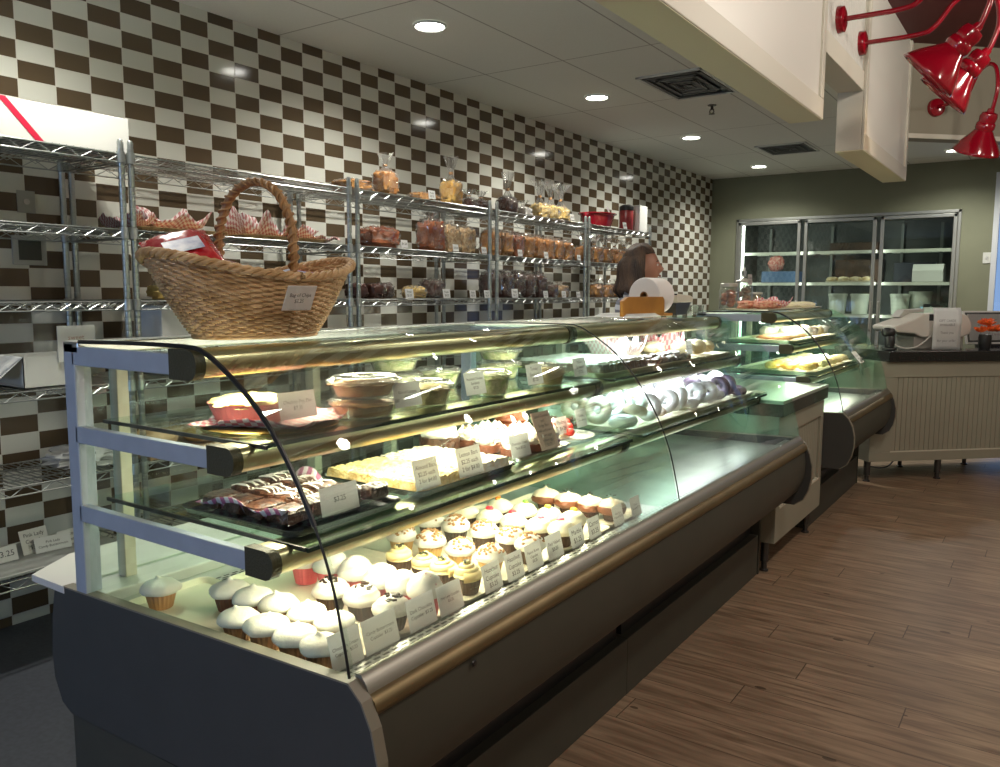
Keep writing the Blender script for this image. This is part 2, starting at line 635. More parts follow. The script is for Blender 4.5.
# ------------------------------------------------------------------ room shell
tile_m = tile_wall_mat()
floor_m = floor_mat()
ceil_m = ceiling_mat()
green_wall = M('sage_green_wall_paint', (0.205, 0.215, 0.145), 0.75, var=0.04, scale=3)
red_ceil = M('dark_red_ceiling_paint', (0.085, 0.003, 0.005), 0.6)
cream_wall = M('cream_wall_paint', (0.50, 0.46, 0.37), 0.7)
soffit_paint = M('cream_trim_paint', (0.60, 0.58, 0.50), 0.5)
soffit_under = M('soffit_underside_paint', (0.70, 0.66, 0.47), 0.6)
aisle_m = M('dark_grey_aisle_floor', (0.055, 0.06, 0.072), 0.5, var=0.15, scale=60)
DX, DY = 0.7215, 0.6924                      # direction of the angled counter and of the soffit over it

struct(MB().bx((-0.1, -5.4, -0.1), (8.6, 9.0, 0.0)).obj('floor', floor_m, smooth=False))
struct(MB().bx((0.0, -5.2, 0.0), (1.62, 8.0, 0.004)).obj('floor.001', aisle_m, smooth=False))
struct(MB().bx((-0.1, -5.3, 0.0), (0.0, 8.1, 3.2)).obj('wall_left', tile_m, smooth=False))
bw = MB()
bw.bx((0.0, 8.0, 0.0), (0.33, 8.1, 3.2)).bx((2.646, 8.0, 0.0), (2.94, 8.1, 3.2)).bx((0.33, 8.0, 2.263), (2.646, 8.1, 3.2)).bx((0.33, 8.0, 0.0), (2.646, 8.1, 0.3)).bx((2.94, 8.0, 2.62), (3.9, 8.1, 3.2)).bx((3.9, 8.0, 0), (8.6, 8.1, 3.2))
struct(bw.obj('wall_back', green_wall, smooth=False))
struct(MB().bx((8.5, -5.3, 0.0), (8.6, 8.1, 3.25)).obj('wall_right', cream_wall, smooth=False))
fw = MB()
fw.bx((-0.1, -5.3, 0.0), (0.6, -5.2, 3.25)).bx((2.2, -5.3, 0.0), (8.6, -5.2, 3.25)).bx((0.6, -5.3, 0.0), (2.2, -5.2, 0.3)).bx((0.6, -5.3, 1.28), (2.2, -5.2, 3.25))
struct(fw.obj('wall_front', cream_wall, smooth=False))
def window(n, x0, x1, y, z0, z1, mull):
    wf = MB()
    t = 0.05
    wf.bx((x0, y - .06, z0), (x1, y + .06, z0 + t)).bx((x0, y - .06, z1 - t), (x1, y + .06, z1))
    for k in range(mull + 1):
        xx = x0 + (x1 - x0 - t) * k / mull
        wf.bx((xx, y - .055, z0), (xx + t, y + .055, z1))
    f = struct(wf.obj(n, M('white_window_frame', (0.62, 0.66, 0.70), 0.4), smooth=False))
    MB().bx((x0 + .02, y - .004, z0 + .02), (x1 - .02, y + .004, z1 - .02)).obj('pane', glass_mat('window_glass', (0.9, 0.95, 1.0)), f, smooth=False)
window('window_1', 0.6, 2.2, -5.25, 0.3, 1.28, 2)
window('window_2', 2.94, 3.9, 8.05, 0.0, 2.62, 1)

cp = MB()
cp.prism([(-0.1, -5.3), (2.44, -5.3), (2.44, 4.72), (5.83, 8.0), (5.83, 8.1), (-0.1, 8.1)], 2, CEIL, CEIL + 0.05)
struct(cp.obj('ceiling', ceil_m, smooth=False))
struct(MB().bx((-0.1, -5.4, 3.15), (8.6, 9.0, 3.25)).obj('ceiling.001', red_ceil, smooth=False))

# deep panelled soffit boxes over the cases
def soffit(name, y0, y1):
    b = MB()
    b.bx((2.435, y0, 2.204), (2.570, y1, 3.15))
    o = struct(b.obj(name, soffit_paint, smooth=False, bevel=0.003))
    f = MB()
    f.bx((2.570, y0, 2.200), (2.588, y1, 2.290)).bx((2.570, y1 - 0.055, 2.290), (2.588, y1, 3.15)).bx((2.570, y0, 2.290), (2.588, y0 + 0.055, 3.15))
    f.obj('panel_trim', soffit_paint, o, smooth=False, bevel=0.004)
    MB().bx((2.570, y0 + .055, 2.29), (2.576, y1 - .055, 3.15)).obj('panel', M('white_panel_paint', (0.72, 0.71, 0.66), 0.35), o, smooth=False)
    MB().bx((2.436, y0 + .001, 2.198), (2.584, y1 - .001, 2.204)).obj('underside', soffit_under, o, smooth=False)
soffit('trim_1', -5.2, 2.32)
soffit('trim_2', 3.27, 4.79)
# shallower beadboard fascia between them
fb = MB()
fb.bx((2.435, 2.32, 2.524), (2.550, 3.27, 3.15))
fo = struct(fb.obj('trim_3', soffit_paint, smooth=False))
bead = MB()
for k in range(24):
    y = 2.32 + k * 0.0396
    bead.bx((2.550, y + .002, 2.62), (2.562, y + .0375, 3.15))
bead.obj('beadboard', M('beadboard_paint', (0.62, 0.62, 0.58), 0.45), fo, smooth=False, bevel=0.003)
MB().bx((2.550, 2.32, 2.520), (2.572, 3.27, 2.622)).obj('bottom_board', soffit_paint, fo, smooth=False, bevel=0.003)
# soffit wall over the angled counter
def along(s, off, z):
    return (2.590 + DX * s + DY * off, 4.82 + DY * s - DX * off, z)
def slab(mb, s0, s1, o0, o1, z0, z1):
    q = [along(s0, o0, 0), along(s1, o0, 0), along(s1, o1, 0), along(s0, o1, 0)]
    return mb.prism([(p[0], p[1]) for p in q], 2, z0, z1)
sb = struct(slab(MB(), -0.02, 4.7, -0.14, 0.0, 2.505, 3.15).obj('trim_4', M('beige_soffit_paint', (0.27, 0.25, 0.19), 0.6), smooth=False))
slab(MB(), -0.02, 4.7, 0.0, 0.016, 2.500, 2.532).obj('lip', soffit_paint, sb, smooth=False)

# ------------------------------------------------------------------ ceiling fixtures
glow = M('downlight_lens_glow', (1, 1, 1), 0.5, emit=(1.0, 0.98, 0.90), estr=28)
def make_downlight():
    t = thing('recessed_downlight', 'x', 'ceiling light', (0, 0, CEIL))
    MB().lathe([(0.088, -0.002), (0.086, -0.010), (0.078, -0.012), (0.072, -0.006), (0.070, -0.001)], seg=32, cap=False).obj('trim_ring', white_paint, t)
    MB().lathe([(0.0001, -0.0045), (0.04, -0.0045), (0.072, -0.003)], seg=28, cap=False).obj('lens', glow, t)
    return t
dl0 = make_downlight()
spots = [(0.78, 1.68, 'round recessed ceiling light above the basket, first of the row along the tiled wall'),
         (0.78, 3.52, 'second recessed ceiling light along the tiled wall, before the larger air vent'),
         (0.78, 5.30, 'third recessed ceiling light along the tiled wall, between the two air vents'),
         (0.78, 7.26, 'last recessed ceiling light of the tiled wall row, close to the green wall'),
         (2.63, 7.28, 'recessed ceiling light beyond the cream soffit, above the cash counter')]
for i, (x, y, lb) in enumerate(spots):
    o = dl0 if i == 0 else dup(dl0)
    o.location = (x, y, CEIL)
    o['label'] = lb
    o['group'] = 'recessed ceiling lights'
for i, (x, y) in enumerate([(s[0], s[1]) for s in spots] + [(0.78, -0.16)]):
    light('downlight_beam', 'SPOT', (x, y, CEIL - 0.03), (0, 0, 0), DOWN_W, (1.0, 0.97, 0.87), spot_size=R(150), spot_blend=0.9, shadow_soft_size=0.07)
for x, y, k in [(3.7, -1.9, 1.0), (3.9, 0.9, .9), (3.9, 3.0, .85), (6.4, 1.6, .7), (6.6, 4.8, .8), (6.2, -2.0, .4)]:
    light('dining_fill_light', 'POINT', (x, y, 2.95), (0, 0, 0), DINE_W * k, (1.0, 0.93, 0.80), shadow_soft_size=0.10)  # added unseen point lights without fixtures, brightening soffit, case fronts and floor

def vent(name, x0, x1, y0, y1, n, label):
    t = thing(name, label, 'air vent', ((x0 + x1) / 2, (y0 + y1) / 2, CEIL))
    hx, hy = (x1 - x0) / 2, (y1 - y0) / 2
    f = MB()
    f.bx((-hx, -hy, -.012), (hx, -hy + .02, 0)).bx((-hx, hy - .02, -.012), (hx, hy, 0)).bx((-hx, -hy, -.012), (-hx + .02, hy, 0)).bx((hx - .02, -hy, -.012), (hx, hy, 0))
    f.obj('frame', white_paint, t, smooth=False, bevel=.002)
    MB().bx((-hx + .01, -hy + .01, -.002), (hx - .01, hy - .01, -.001)).obj('duct_opening', black_plastic, t, smooth=False)
    for k in range(n):
        q = (k + .5) / n
        s = MB()
        ix, iy = hx * (1 - q * .96), hy * (1 - q * .96)
        # concentric louvre ring, each step lower than the one outside it
        zz = -.004 - .010 * q
        w = min(hx, hy) / n * .38
        for a, b in (((-ix, -iy), (ix, -iy + w)), ((-ix, iy - w), (ix, iy)), ((-ix, -iy), (-ix + w, iy)), ((ix - w, -iy), (ix, iy))):
            s.bx((a[0], a[1], zz - .006), (b[0], b[1], zz))
        s.obj('louvre', M('vent_grey', (0.09, 0.09, 0.08), 0.5), t, smooth=False)
vent('ceiling_vent', 1.22, 1.66, 3.20, 3.90, 4, 'square grey ceiling air vent with dark louvres above the middle of the display cases')
vent('ceiling_vent', 1.10, 1.56, 6.05, 6.60, 4, 'smaller looking ceiling air vent with dark louvres close to the green wall')
sp = thing('sprinkler_head', 'small metal fire sprinkler head hanging between the two ceiling vents', 'sprinkler', (1.36, 4.21, CEIL))
dks = M('dull_brass_sprinkler', (.09, .085, .07), .4, .6)
MB().lathe([(0.032, 0), (0.030, -.006), (0.010, -.010), (0.010, -.03), (0.006, -.034), (0.0001, -.036)], seg=16, cap=False).obj('escutcheon', dks, sp)
MB().tube([(-.012, 0, -.03), (-.016, 0, -.05), (0, 0, -.062), (.016, 0, -.05), (.012, 0, -.03)], .004, 6).obj('yoke', dks, sp)
MB().lathe([(0.0001, -.060), (0.022, -.062), (0.022, -.065), (0.0001, -.067)], seg=12, cap=False).obj('deflector', dks, sp)

# ------------------------------------------------------------------ red gooseneck lamps
red_enamel = M('glossy_red_enamel', (0.26, 0.002, 0.012), 0.16, coat=0.4)
def gooseneck(name, base, ang, L, lab, tilt, rise=.17, glowing=True):
    t = thing(name, lab, 'wall lamp', base, ang)
    # local x = away from the wall
    MB().lathe([(0.0001, .034), (0.045, .034), (0.060, .028), (0.064, .010), (0.064, 0)], seg=28, mat=Matrix.Rotation(PI / 2, 3, 'Y')).obj('mounting_plate', red_enamel, t)
    pts = [(0.02, 0, 0), (L * .45, 0, 0.0), (L * .58, 0, .03), (L * .72, 0, rise * .8), (L * .88, 0, rise), (L * 1.0, 0, rise * .75), (L * 1.04, 0, 0.0), (L * .99, 0, -.115), (L * .955, 0, -.14)]
    MB().tube(smooth_path(pts, 8), .0125, 10).obj('arm', red_enamel, t)
    hd = bpy.data.objects.new('lamp_head', None)
    C.objects.link(hd)
    hd.parent = t
    hd.location = (L * .955, 0, -.14)
    hd.rotation_euler = (0, tilt, 0)
    sh = [(0.0001, .025), (0.018, .02), (0.022, .0), (0.045, -.008), (0.052, -.03), (0.048, -.065), (0.056, -.075), (0.058, -.10), (0.052, -.115), (0.075, -.15), (0.110, -.195), (0.140, -.245), (0.146, -.262)]
    MB().lathe(sh, seg=40, cap=False).obj('lamp_shade', red_enamel, hd, solid=.003)
    MB().lathe([(0.0001, -.115), (0.022, -.13), (0.035, -.17), (0.034, -.20), (0.018, -.225), (0.0001, -.232)], seg=20, cap=False).obj('bulb', M('lamp_bulb_glow', (1, 1, 1), .4, emit=(1, .82, .55), estr=4), hd)
    light('lamp_light', 'SPOT', (0, 0, -.24), (0, 0, 0), GOOSE_W, (1.0, 0.80, 0.55), hd, spot_size=R(120), spot_blend=.6, shadow_soft_size=.04)
    return t
gooseneck('gooseneck_lamp', (2.562, 2.64, 2.73), 0.0, .62, 'red gooseneck wall lamp whose arm starts at the grooved panel beside the long soffit', R(46))
gooseneck('gooseneck_lamp', (2.562, 3.16, 2.745), 0.0, .62, 'second red gooseneck lamp on the grooved panel, its shade behind the first one', R(44))
gooseneck('gooseneck_lamp', (2.724, 4.954, 2.716), math.atan2(-DX, DY), .56, 'lowest red gooseneck lamp, fixed to the beige soffit above the cash counter', R(24))

# ------------------------------------------------------------------ wire shelving along the tiled wall
def wire_shelf_mb(x0, x1, L):
    b = MB()
    def bar(p, q, r, seg=4):
        b.tube([p, q], r, seg, cap=False)
    for xx in (x0, x1):
        bar((xx, 0, 0), (xx, L, 0), .0032, 6)
        bar((xx, 0, -.032), (xx, L, -.032), .0032, 6)
        n = int(L / .052)
        zig = [(xx, L * k / n, 0 if k % 2 else -.032) for k in range(n + 1)]
        b.tube(zig, .0022, 4)
    for yy in (0, L):
        bar((x0, yy, 0), (x1, yy, 0), .0032, 6)
        bar((x0, yy, -.032), (x1, yy, -.032), .0032, 6)
        zig = [(x0 + (x1 - x0) * k / 8, yy, 0 if k % 2 else -.032) for k in range(9)]
        b.tube(zig, .0022, 4)
    n = int(L / .026)
    for k in range(1, n):
        bar((x0, L * k / n, .003), (x1, L * k / n, .003), .0019)
    for f in (.25, .5, .75):
        xx = x0 + (x1 - x0) * f
        bar((xx, 0, -.001), (xx, L, -.001), .003)
        n = int(L / .052)
        b.tube([(xx, L * k / n, 0 if k % 2 else -.030) for k in range(n + 1)], .0016, 4)
    return b
RX0, RX1 = 0.06, 0.50
SHELF_Z = [1.93, 1.64, 1.36, 1.04, 0.70, 0.36]
def make_rack(y0, y1, label):
    t = thing('wire_rack', label, 'shelving unit', (0, y0, 0), 0, 'wire shelving racks along the tiled wall')
    L = y1 - y0
    s0 = wire_shelf_mb(RX0, RX1, L).obj('wire_shelf', chrome, t, smooth=False)
    s0.location = (0, 0, SHELF_Z[0])
    for z in SHELF_Z[1:]:
        s = s0.copy()
        C.objects.link(s)
        s.location = (0, 0, z)
        s.parent = t
    first = None
    for x in (RX0, RX1):
        for y in (0.0, L):
            if first is None:
                pb = MB()
                prof = [(0.0, 0.0), (0.0125, 0.0)]
                z = 0.0
                while z < 1.955:
                    prof += [(0.0125, z + .001), (0.0125, z + .0225), (0.0112, z + .0235), (0.0112, z + .0245)]
                    z += .0254
                prof += [(0.0125, 1.975), (0.009, 1.985), (0.0001, 1.987)]
                pb.lathe(prof[1:], seg=10, cap=False)
                for zz in SHELF_Z:
                    pb.lathe([(0.0135, zz - .036), (0.0175, zz - .034), (0.0165, zz + .008), (0.0135, zz + .009)], seg=10, cap=False)
                first = pb.obj('post', M('zinc_post', (0.42, 0.45, 0.44), 0.35, 0.9), t)
                o = first
            else:
                o = first.copy()
                C.objects.link(o)
                o.parent = t
            o.location = (x, y, 0)
    return t
make_rack(-1.10, 0.125, 'wire rack beside the case end, with the long white box lying on its top')
make_rack(0.165, 1.36, 'wire rack seen behind the basket handle, lined with pink checked paper')
make_rack(1.42, 2.62, 'wire rack of wrapped loaves just beyond the basket, its price cards half empty')
make_rack(2.70, 3.90, 'wire rack with rows of golden loaves above dark loaves')
make_rack(3.96, 5.10, 'last wire rack before the bare tiles, red tin and white box on top')

# ------------------------------------------------------------------ glass display cases
CURVE = [(1.935, 1.291), (2.05, 1.2915), (2.120, 1.291), (2.161, 1.286), (2.214, 1.262), (2.295, 1.209), (2.361, 1.148), (2.417, 1.076), (2.464, .999), (2.493, .940), (2.517, .875), (2.533, .812), (2.545, .760), (2.552, .722)]
CURVE3 = smooth_path([(1.72, 0, 1.286)] + [(x, 0, z) for x, z in CURVE], 4)
BODY = [(1.60, .664), (1.60, .40), (1.64, .360), (2.44, .355), (2.495, .388), (2.560, .455), (2.590, .53), (2.592, .60), (2.582, .664)]
PLATE = [(1.555, .686), (2.552, .712), (2.583, .685), (2.606, .64), (2.620, .58), (2.620, .52), (2.608, .46), (2.585, .412), (2.545, .383), (2.05, .378), (1.600, .366), (1.560, .385), (1.530, .44), (1.524, .50), (1.535, .60)]
SILL = [(2.540, .700), (2.548, .722), (2.560, .722), (2.574, .704), (2.578, .690), (2.552, .682)]
GOLDR = [(2.552, .684), (2.578, .690), (2.592, .680), (2.597, .665), (2.590, .652), (2.575, .648), (2.552, .655)]
rubber_line = black_rubber
tube_glow = M('fluorescent_tube_glow', (1, 1, 1), .4, emit=(1.0, .97, .86), estr=9)

def rail_profile(x0, x1, z0, z1):
    c = (z0 + z1) / 2
    h = (z1 - z0) / 2
    pts = [(x0, z0), (x0, z1)]
    for k in range(7):
        a = R(90 - 30 * k)
        pts.append((x1 - h * .75 + h * .75 * math.cos(a), c + h * math.sin(a)))
    return pts

def make_case(y0, y1, label, near, far, tint, watts, lowk=.95):
    t = thing('display_case', label, 'display case', (0, y0, 0), 0)
    L = y1 - y0
    a0 = 0.025 if near else 0.0
    a1 = L - (0.025 if far else 0.0)
    MB().prism([(x, z) for x, z in BODY], 1, a0, a1).obj('body', case_paint, t, smooth=True, ang=25)
    MB().bx((1.72, a0, 0), (2.38, a1, .205)).obj('plinth', case_paint, t, smooth=False, bevel=.003)
    MB().bx((1.76, a0 + .02, .2), (2.345, a1 - .02, .36)).obj('plinth_recess', black_plastic, t, smooth=False)
    MB().prism(SILL, 1, a0, a1).obj('front_sill', M('dull_sill_steel', (.34, .33, .29), .45, .9), t, smooth=True, ang=60)
    MB().prism(GOLDR, 1, a0, a1).obj('bumper_rail', M('brass_bumper', (0.24, 0.185, 0.10), .48, .85, var=.1, scale=8), t, smooth=True, ang=60)
    # deck
    MB().bx((1.66, a0, .655), (2.545, a1, .668)).obj('deck', M('deck_steel', (.50, .52, .48), .42, .8, var=.06, scale=9), t, smooth=False)
    pm = MATS.get('perf') or MATS.setdefault('perf', perforated_mat())
    MB().bx((1.800, a0, .668), (1.890, a1, .670)).obj('air_grille', pm, t, smooth=False)
    MB().bx((2.490, a0, .668), (2.542, a1, .6985)).obj('air_grille', pm, t, smooth=False)
    MB().bx((1.625, a0, .655), (1.735, a1, .694)).obj('rear_sill', white_paint, t, smooth=False, bevel=.004)
    for flag, yy in ((near, 0.0), (far, L - .025)):
        if flag:
            MB().prism(PLATE, 1, yy, yy + .025).obj('end_panel', M('end_panel_laminate', (0.050, 0.052, 0.050), .6, var=.05, scale=8) , t, smooth=False, bevel=.004)
            MB().bx((1.60, yy + .004, 0), (2.385, yy + .021, .372)).obj('lower_end_panel', case_paint, t, smooth=False, bevel=.002)
            eb = MB()
            e = [(x, yy + .0125, z + .001) for x, z in PLATE[:9]]
            for p, q in zip(e, e[1:]):
                d = Vector(q) - Vector(p)
                eb.box((Vector(p) + Vector(q)) / 2, (d.length + .001, .0262, .004), mat=Matrix.Rotation(-math.atan2(d.z, d.x), 3, 'Y'))
            eb.obj('edge_band', case_edge, t, smooth=False)
    # frame
    posts = [0.0] + ([L - .045] if far else [])
    for yy in posts:
        MB().bx((1.655, yy, .690), (1.700, yy + .040, 1.283)).obj('corner_post', blue_white, t, smooth=False, bevel=.003)
    for yy in (.115, L * .49, L * .72):
        pb = MB()
        pb.bx((1.640, yy, .694), (1.675, yy + .030, 1.262))
        pb.obj('door_stile', M('cream_enamel', (0.60, 0.58, 0.47), .4), t, smooth=False, bevel=.002)
    MB().bx((1.655, 0.0, 1.258), (1.720, L, 1.286)).obj('top_rear_rail', steel, t, smooth=False, bevel=.004)
    for a, b in ((a0 + .04, L * .52), (L * .50, a1 - .02)):
        MB().bx((1.648 if a < .3 else 1.664, a, .70), (1.652 if a < .3 else 1.668, b, 1.258)).obj('rear_door', case_glass, t, smooth=False)
    # rails, brackets, shelves
    for k, (xb, xe, z0, z1, gz) in enumerate(((2.055, 2.148, 1.226, 1.283, None), (2.168, 2.254, 1.046, 1.098, 1.094), (2.275, 2.358, .860, .912, .908))):
        n = ('canopy_rail', 'shelf_rail', 'shelf_rail')[k]
        MB().prism(rail_profile(xb + .012, xe, z0, z1), 1, .022, L - .02).obj(n, gold, t, smooth=True, ang=60)
        for yy in (0.0, L - .028):
            if yy == 0.0 or True:
                cpx = MB().prism(rail_profile(xb + .006, xe + .003, z0 - .003, z1 + .002), 1, yy, yy + .024)
                cpx.obj('rail_end_cap', olive_plastic, t, smooth=True, ang=60)
                MB().bx((1.690, yy, z0 + .006), (xb + .008, yy + .020, z1 - .007 if k else z1 - .008)).obj('bracket', blue_white, t, smooth=False, bevel=.002)
        if gz:
            MB().bx((1.705, .060, gz), (xe + .004 + (.03 if k == 2 else .01), L - .03, gz + .007)).obj('glass_shelf', shelf_glass, t, smooth=False, bevel=.001)
            MB().bx((1.708, .056, gz - .001), (xe + .03, .061, gz + .007)).obj('shelf_gasket', black_rubber, t, smooth=False)
            MB().bx((xe + .012 + (.022 if k == 2 else .002), .056, gz - .001), (xe + .017 + (.022 if k == 2 else .002), L - .03, gz + .0075)).obj('shelf_edge_strip', M('dark_green_glass_edge', (.02, .04, .03), .1), t, smooth=False)
        MB().tube([(xb - .012, .06, z0 + .002), (xb - .012, L - .06, z0 + .002)], .011, 10).obj('lamp_tube', tube_glow, t)
        light('case_lamp', 'AREA', (xb + .03, L / 2, z0 - .008), (0, 0, 0), watts * (lowk if k == 2 else 1.0), tint, t, shape='RECTANGLE', size=.05, size_y=L - .15)
    # curved glass
    def g(u, v):
        p = CURVE3[min(int(round(u * (len(CURVE3) - 1))), len(CURVE3) - 1)]
        return (p[0], .004 + (L - .008) * v, p[2])
    MB().sheet(len(CURVE3) - 1, 1, g).obj('curved_front_glass', case_glass, t, smooth=True, solid=.006, ang=60)
    MB().tube([(p[0], .004, p[2]) for p in CURVE3[:len(CURVE3) * 2 // 3]], .0050 if near else .0025, 6).obj('glass_edge_seal', rubber_line, t)
    MB().tube([(p[0], .004, p[2]) for p in CURVE3[len(CURVE3) * 2 // 3 - 1:]], .0028 if near else .002, 6).obj('glass_edge_seal', rubber_line, t)
    for flag, yy in ((near, .012), (True, L - .014)):
        if flag:
            pts = [(p[0], p[2]) for p in CURVE3] + [(2.545, .70), (1.70, .70)]
            pts = [(p[0], p[1] - .006) for p in pts]
            MB().prism(pts, 1, yy, yy + .006).obj('side_glass', case_glass if (near and yy < .1 and not far) else end_glass, t, smooth=False)
    return t
CW = (1.0, 0.89, 0.62)
case1 = make_case(-0.740, 0.780, 'curved glass bakery case holding the cupcakes, wicker basket on its top', True, False, CW, CASE_W * 1.15)
case2 = make_case(0.780, 2.300, 'middle curved glass case holding powdered doughnuts above an empty bottom deck', False, True, (0.84, 0.94, 1.0), CASE_W * 1.2, .26)
case3 = make_case(3.250, 4.722, 'last curved glass case of pastries, next to the angled cash counter', True, True, (1.0, .96, .82), CASE_W * .85, .5)
ws = MB().prism([(1.447, -.742), (1.60, -.742), (1.60, .76), (1.36, .76), (1.36, -.60)], 2, .672, .690).obj('work_shelf', M('white_laminate', (.72, .71, .68), .35), case1, smooth=False, bevel=.003)
ws.location = (0, .740, 0)
tb = MB()
for yy in (.30,):
    tb.lathe([(0.0001, .004), (.006, .004), (.008, 0)], c=(0, 0, 0), seg=12, mat=Matrix.Rotation(PI / 2, 3, 'Y'))
lk = tb.obj('key_lock', black_plastic, case1)
lk.location = (2.592, -0.418, 0.638)
lk.location.y += .740

# ------------------------------------------------------------------ beadboard cabinet between the cases
panel_paint = M('putty_beadboard_paint', (0.31, 0.30, 0.235), .5, var=.03, scale=5)
leg_m = M('dark_steel_leg', (0.10, 0.10, 0.10), .35, .8)
cab = thing('beadboard_cabinet', 'low putty beadboard cabinet with steel top filling the gap between two display cases', 'cabinet', (0, 2.312, 0))
CL = 0.925
MB().bx((1.78, 0, .16), (2.430, CL, .80)).obj('carcass', panel_paint, cab, smooth=False)
b = MB()
for k in range(int((CL - .12) / .038)):
    y = .06 + k * .038
    b.bx((2.430, y + .0015, .33), (2.437, y + .0365, .70))
b.obj('beadboard', panel_paint, cab, smooth=False, bevel=.0015)
fr = MB()
fr.bx((2.430, 0, .16), (2.450, CL, .33)).bx((2.430, 0, .70), (2.450, CL, .80)).bx((2.430, 0, .33), (2.450, .06, .70)).bx((2.430, CL - .06, .33), (2.450, CL, .70))
fr.obj('face_frame', panel_paint, cab, smooth=False, bevel=.002)
MB().bx((2.437, .06, .326), (2.452, CL - .06, .336)).obj('ledge', M('cream_ledge', (.62, .60, .50), .45), cab, smooth=False)
MB().bx((1.74, -.008, .80), (2.468, CL + .008, .862)).obj('counter_edge', M('black_stone', (.012, .013, .013), .18, var=.3, scale=80), cab, smooth=False, bevel=.002)
MB().bx((1.74, -.008, .862), (2.470, CL + .008, .880)).obj('steel_top', M('pale_steel_top', (.62, .66, .60), .3, .6), cab, smooth=False, bevel=.003)
for x in (1.85, 2.39):
    for y in (.05, CL - .06):
        MB().lathe([(.020, .16), (.020, .05), (.014, .045), (.014, .012), (.022, .008), (.022, 0)], c=(x, y, 0), seg=14).obj('leg', leg_m, cab)

# ------------------------------------------------------------------ angled cash counter
ang = math.atan2(DY, DX)
cc = thing('cash_counter', 'angled putty beadboard cash counter with a thick black stone top', 'counter', (2.450, 4.750, 0), ang)
LC = 4.2
MB().bx((.0, .02, .158), (LC, .62, .905)).obj('carcass', panel_paint, cc, smooth=False)
b = MB()
k = 0
while .175 + k * .040 < LC - .1:
    x = .175 + k * .040
    b.bx((x + .0015, .010, .225), (x + .0385, .022, .790))
    k += 1
b.obj('beadboard', panel_paint, cc, smooth=False, bevel=.002)
fr = MB()
fr.bx((.0, 0, .158), (LC, .022, .228)).bx((.0, 0, .788), (LC, .022, .905)).bx((.0, 0, .228), (.175, .022, .788))
fr.obj('face_frame', panel_paint, cc, smooth=False, bevel=.002)
MB().bx((.17, -.002, .226), (LC, .012, .234)).obj('ledge', M('cream_ledge', (.62, .60, .50), .45), cc, smooth=False)
MB().bx((.10, -.035, .905), (LC, .68, .983)).obj('stone_top', M('black_stone', (.012, .013, .013), .18), cc, smooth=False, bevel=.004)
for i in range(6):
    for y in (.06, .50):
        MB().lathe([(.024, .16), (.024, .05), (.016, .045), (.016, .012), (.026, .008), (.026, 0)], c=(.03 + i * .59, y, 0), seg=14).obj('leg', leg_m, cc)
MB().tube(smooth_path([(0, .05, .12), (.18, .06, .10), (.40, .25, .115), (.55, .28, .14)], 6), .006, 6).obj('pipe', black_rubber, cc)
MB().bx((.70 + .39, -.012, .742), (.70 + .43, 0, .80)).obj('latch', black_plastic, cc, smooth=False, bevel=.003)

# ------------------------------------------------------------------ glass-door cooler in the green wall
alu = M('cooler_aluminium', (0.42, 0.43, 0.40), .38, .85)
cool = thing('glass_door_cooler', 'built-in cooler with three glass doors set in the green wall', 'refrigerator', (0, 8.0, 0))
CX = [0.330, 1.086, 1.880, 2.646]
MB().bx((.33, .75, .30), (2.646, .78, 2.263)).bx((.33, .12, .30), (.345, .76, 2.263)).bx((2.631, .12, .30), (2.646, .76, 2.263)).bx((.33, .12, 2.245), (2.646, .76, 2.263)).bx((.33, .12, .30), (2.646, .76, .32)).obj('liner', M('cooler_liner_dark', (.075, .085, .078), .5, var=.3, scale=5), cool, smooth=False)
f = MB()
f.bx((.318, -.020, 2.240), (2.658, .10, 2.272)).bx((.318, -.020, .30), (.350, .10, 2.272)).bx((2.626, -.020, .30), (2.658, .10, 2.272)).bx((.318, -.020, .28), (2.658, .10, .31))
f.obj('frame', alu, cool, smooth=False, bevel=.004)
for i in range(3):
    x0, x1 = CX[i] + .020, CX[i + 1] - .020
    if i == 1:
        x0 -= .0; 
    d = MB()
    t_ = .036
    z0, z1 = .33, 2.232
    d.bx((x0, -.045, z1 - t_), (x1, -.012, z1)).bx((x0, -.045, z0), (x1, -.012, z0 + t_)).bx((x0, -.045, z0), (x0 + t_, -.012, z1)).bx((x1 - t_, -.045, z0), (x1, -.012, z1))
    do = d.obj('door', alu, cool, smooth=False, bevel=.004)
    MB().bx((x0 + t_, -.032, z0 + t_), (x1 - t_, -.026, z1 - t_)).obj('door_glass', glass_mat('cooler_glass', (.90, .94, .91)), do, smooth=False)
    hx = x1 - .018 if i < 2 else x0 + .018
    MB().tube([(hx, -.045, 1.0), (hx, -.075, 1.02), (hx, -.075, 1.30), (hx, -.045, 1.32)], .009, 8).obj('handle', steel, do)
    s_ = MB()
    for z in (1.880, 1.525, 1.165, .80):
        n = 26
        s2 = MB()
        for k in range(n + 1):
            xx = x0 + .02 + (x1 - x0 - .04) * k / n
            s2.tube([(xx, .14, z), (xx, .70, z)], .0035, 4)
        s2.bx((x0 + .01, .13, z - .028), (x1 - .01, .142, z + .006))
        s2.bx((x0 + .01, .70, z - .012), (x1 - .01, .71, z + .004))
        s2.obj('shelf', M('white_wire_shelf', (.66, .68, .60), .4), cool, smooth=False)
for xx in (CX[0] + .055, CX[1], CX[2]):
    if xx < .5:
        MB().bx((xx - .012, .035, .42), (xx + .012, .060, 2.20)).obj('light_strip', M('cooler_strip_glow', (1, 1, 1), .4, emit=(.95, 1.0, .92), estr=6.0), cool, smooth=False)
    light('cooler_lamp_and_fill', 'AREA', (xx, .07, 1.5), (R(90), 0, 0), 2.2, (.93, 1, .9), cool, shape='RECTANGLE', size=.03, size_y=1.5)  # only the first belongs to a lit strip; the others are added fill
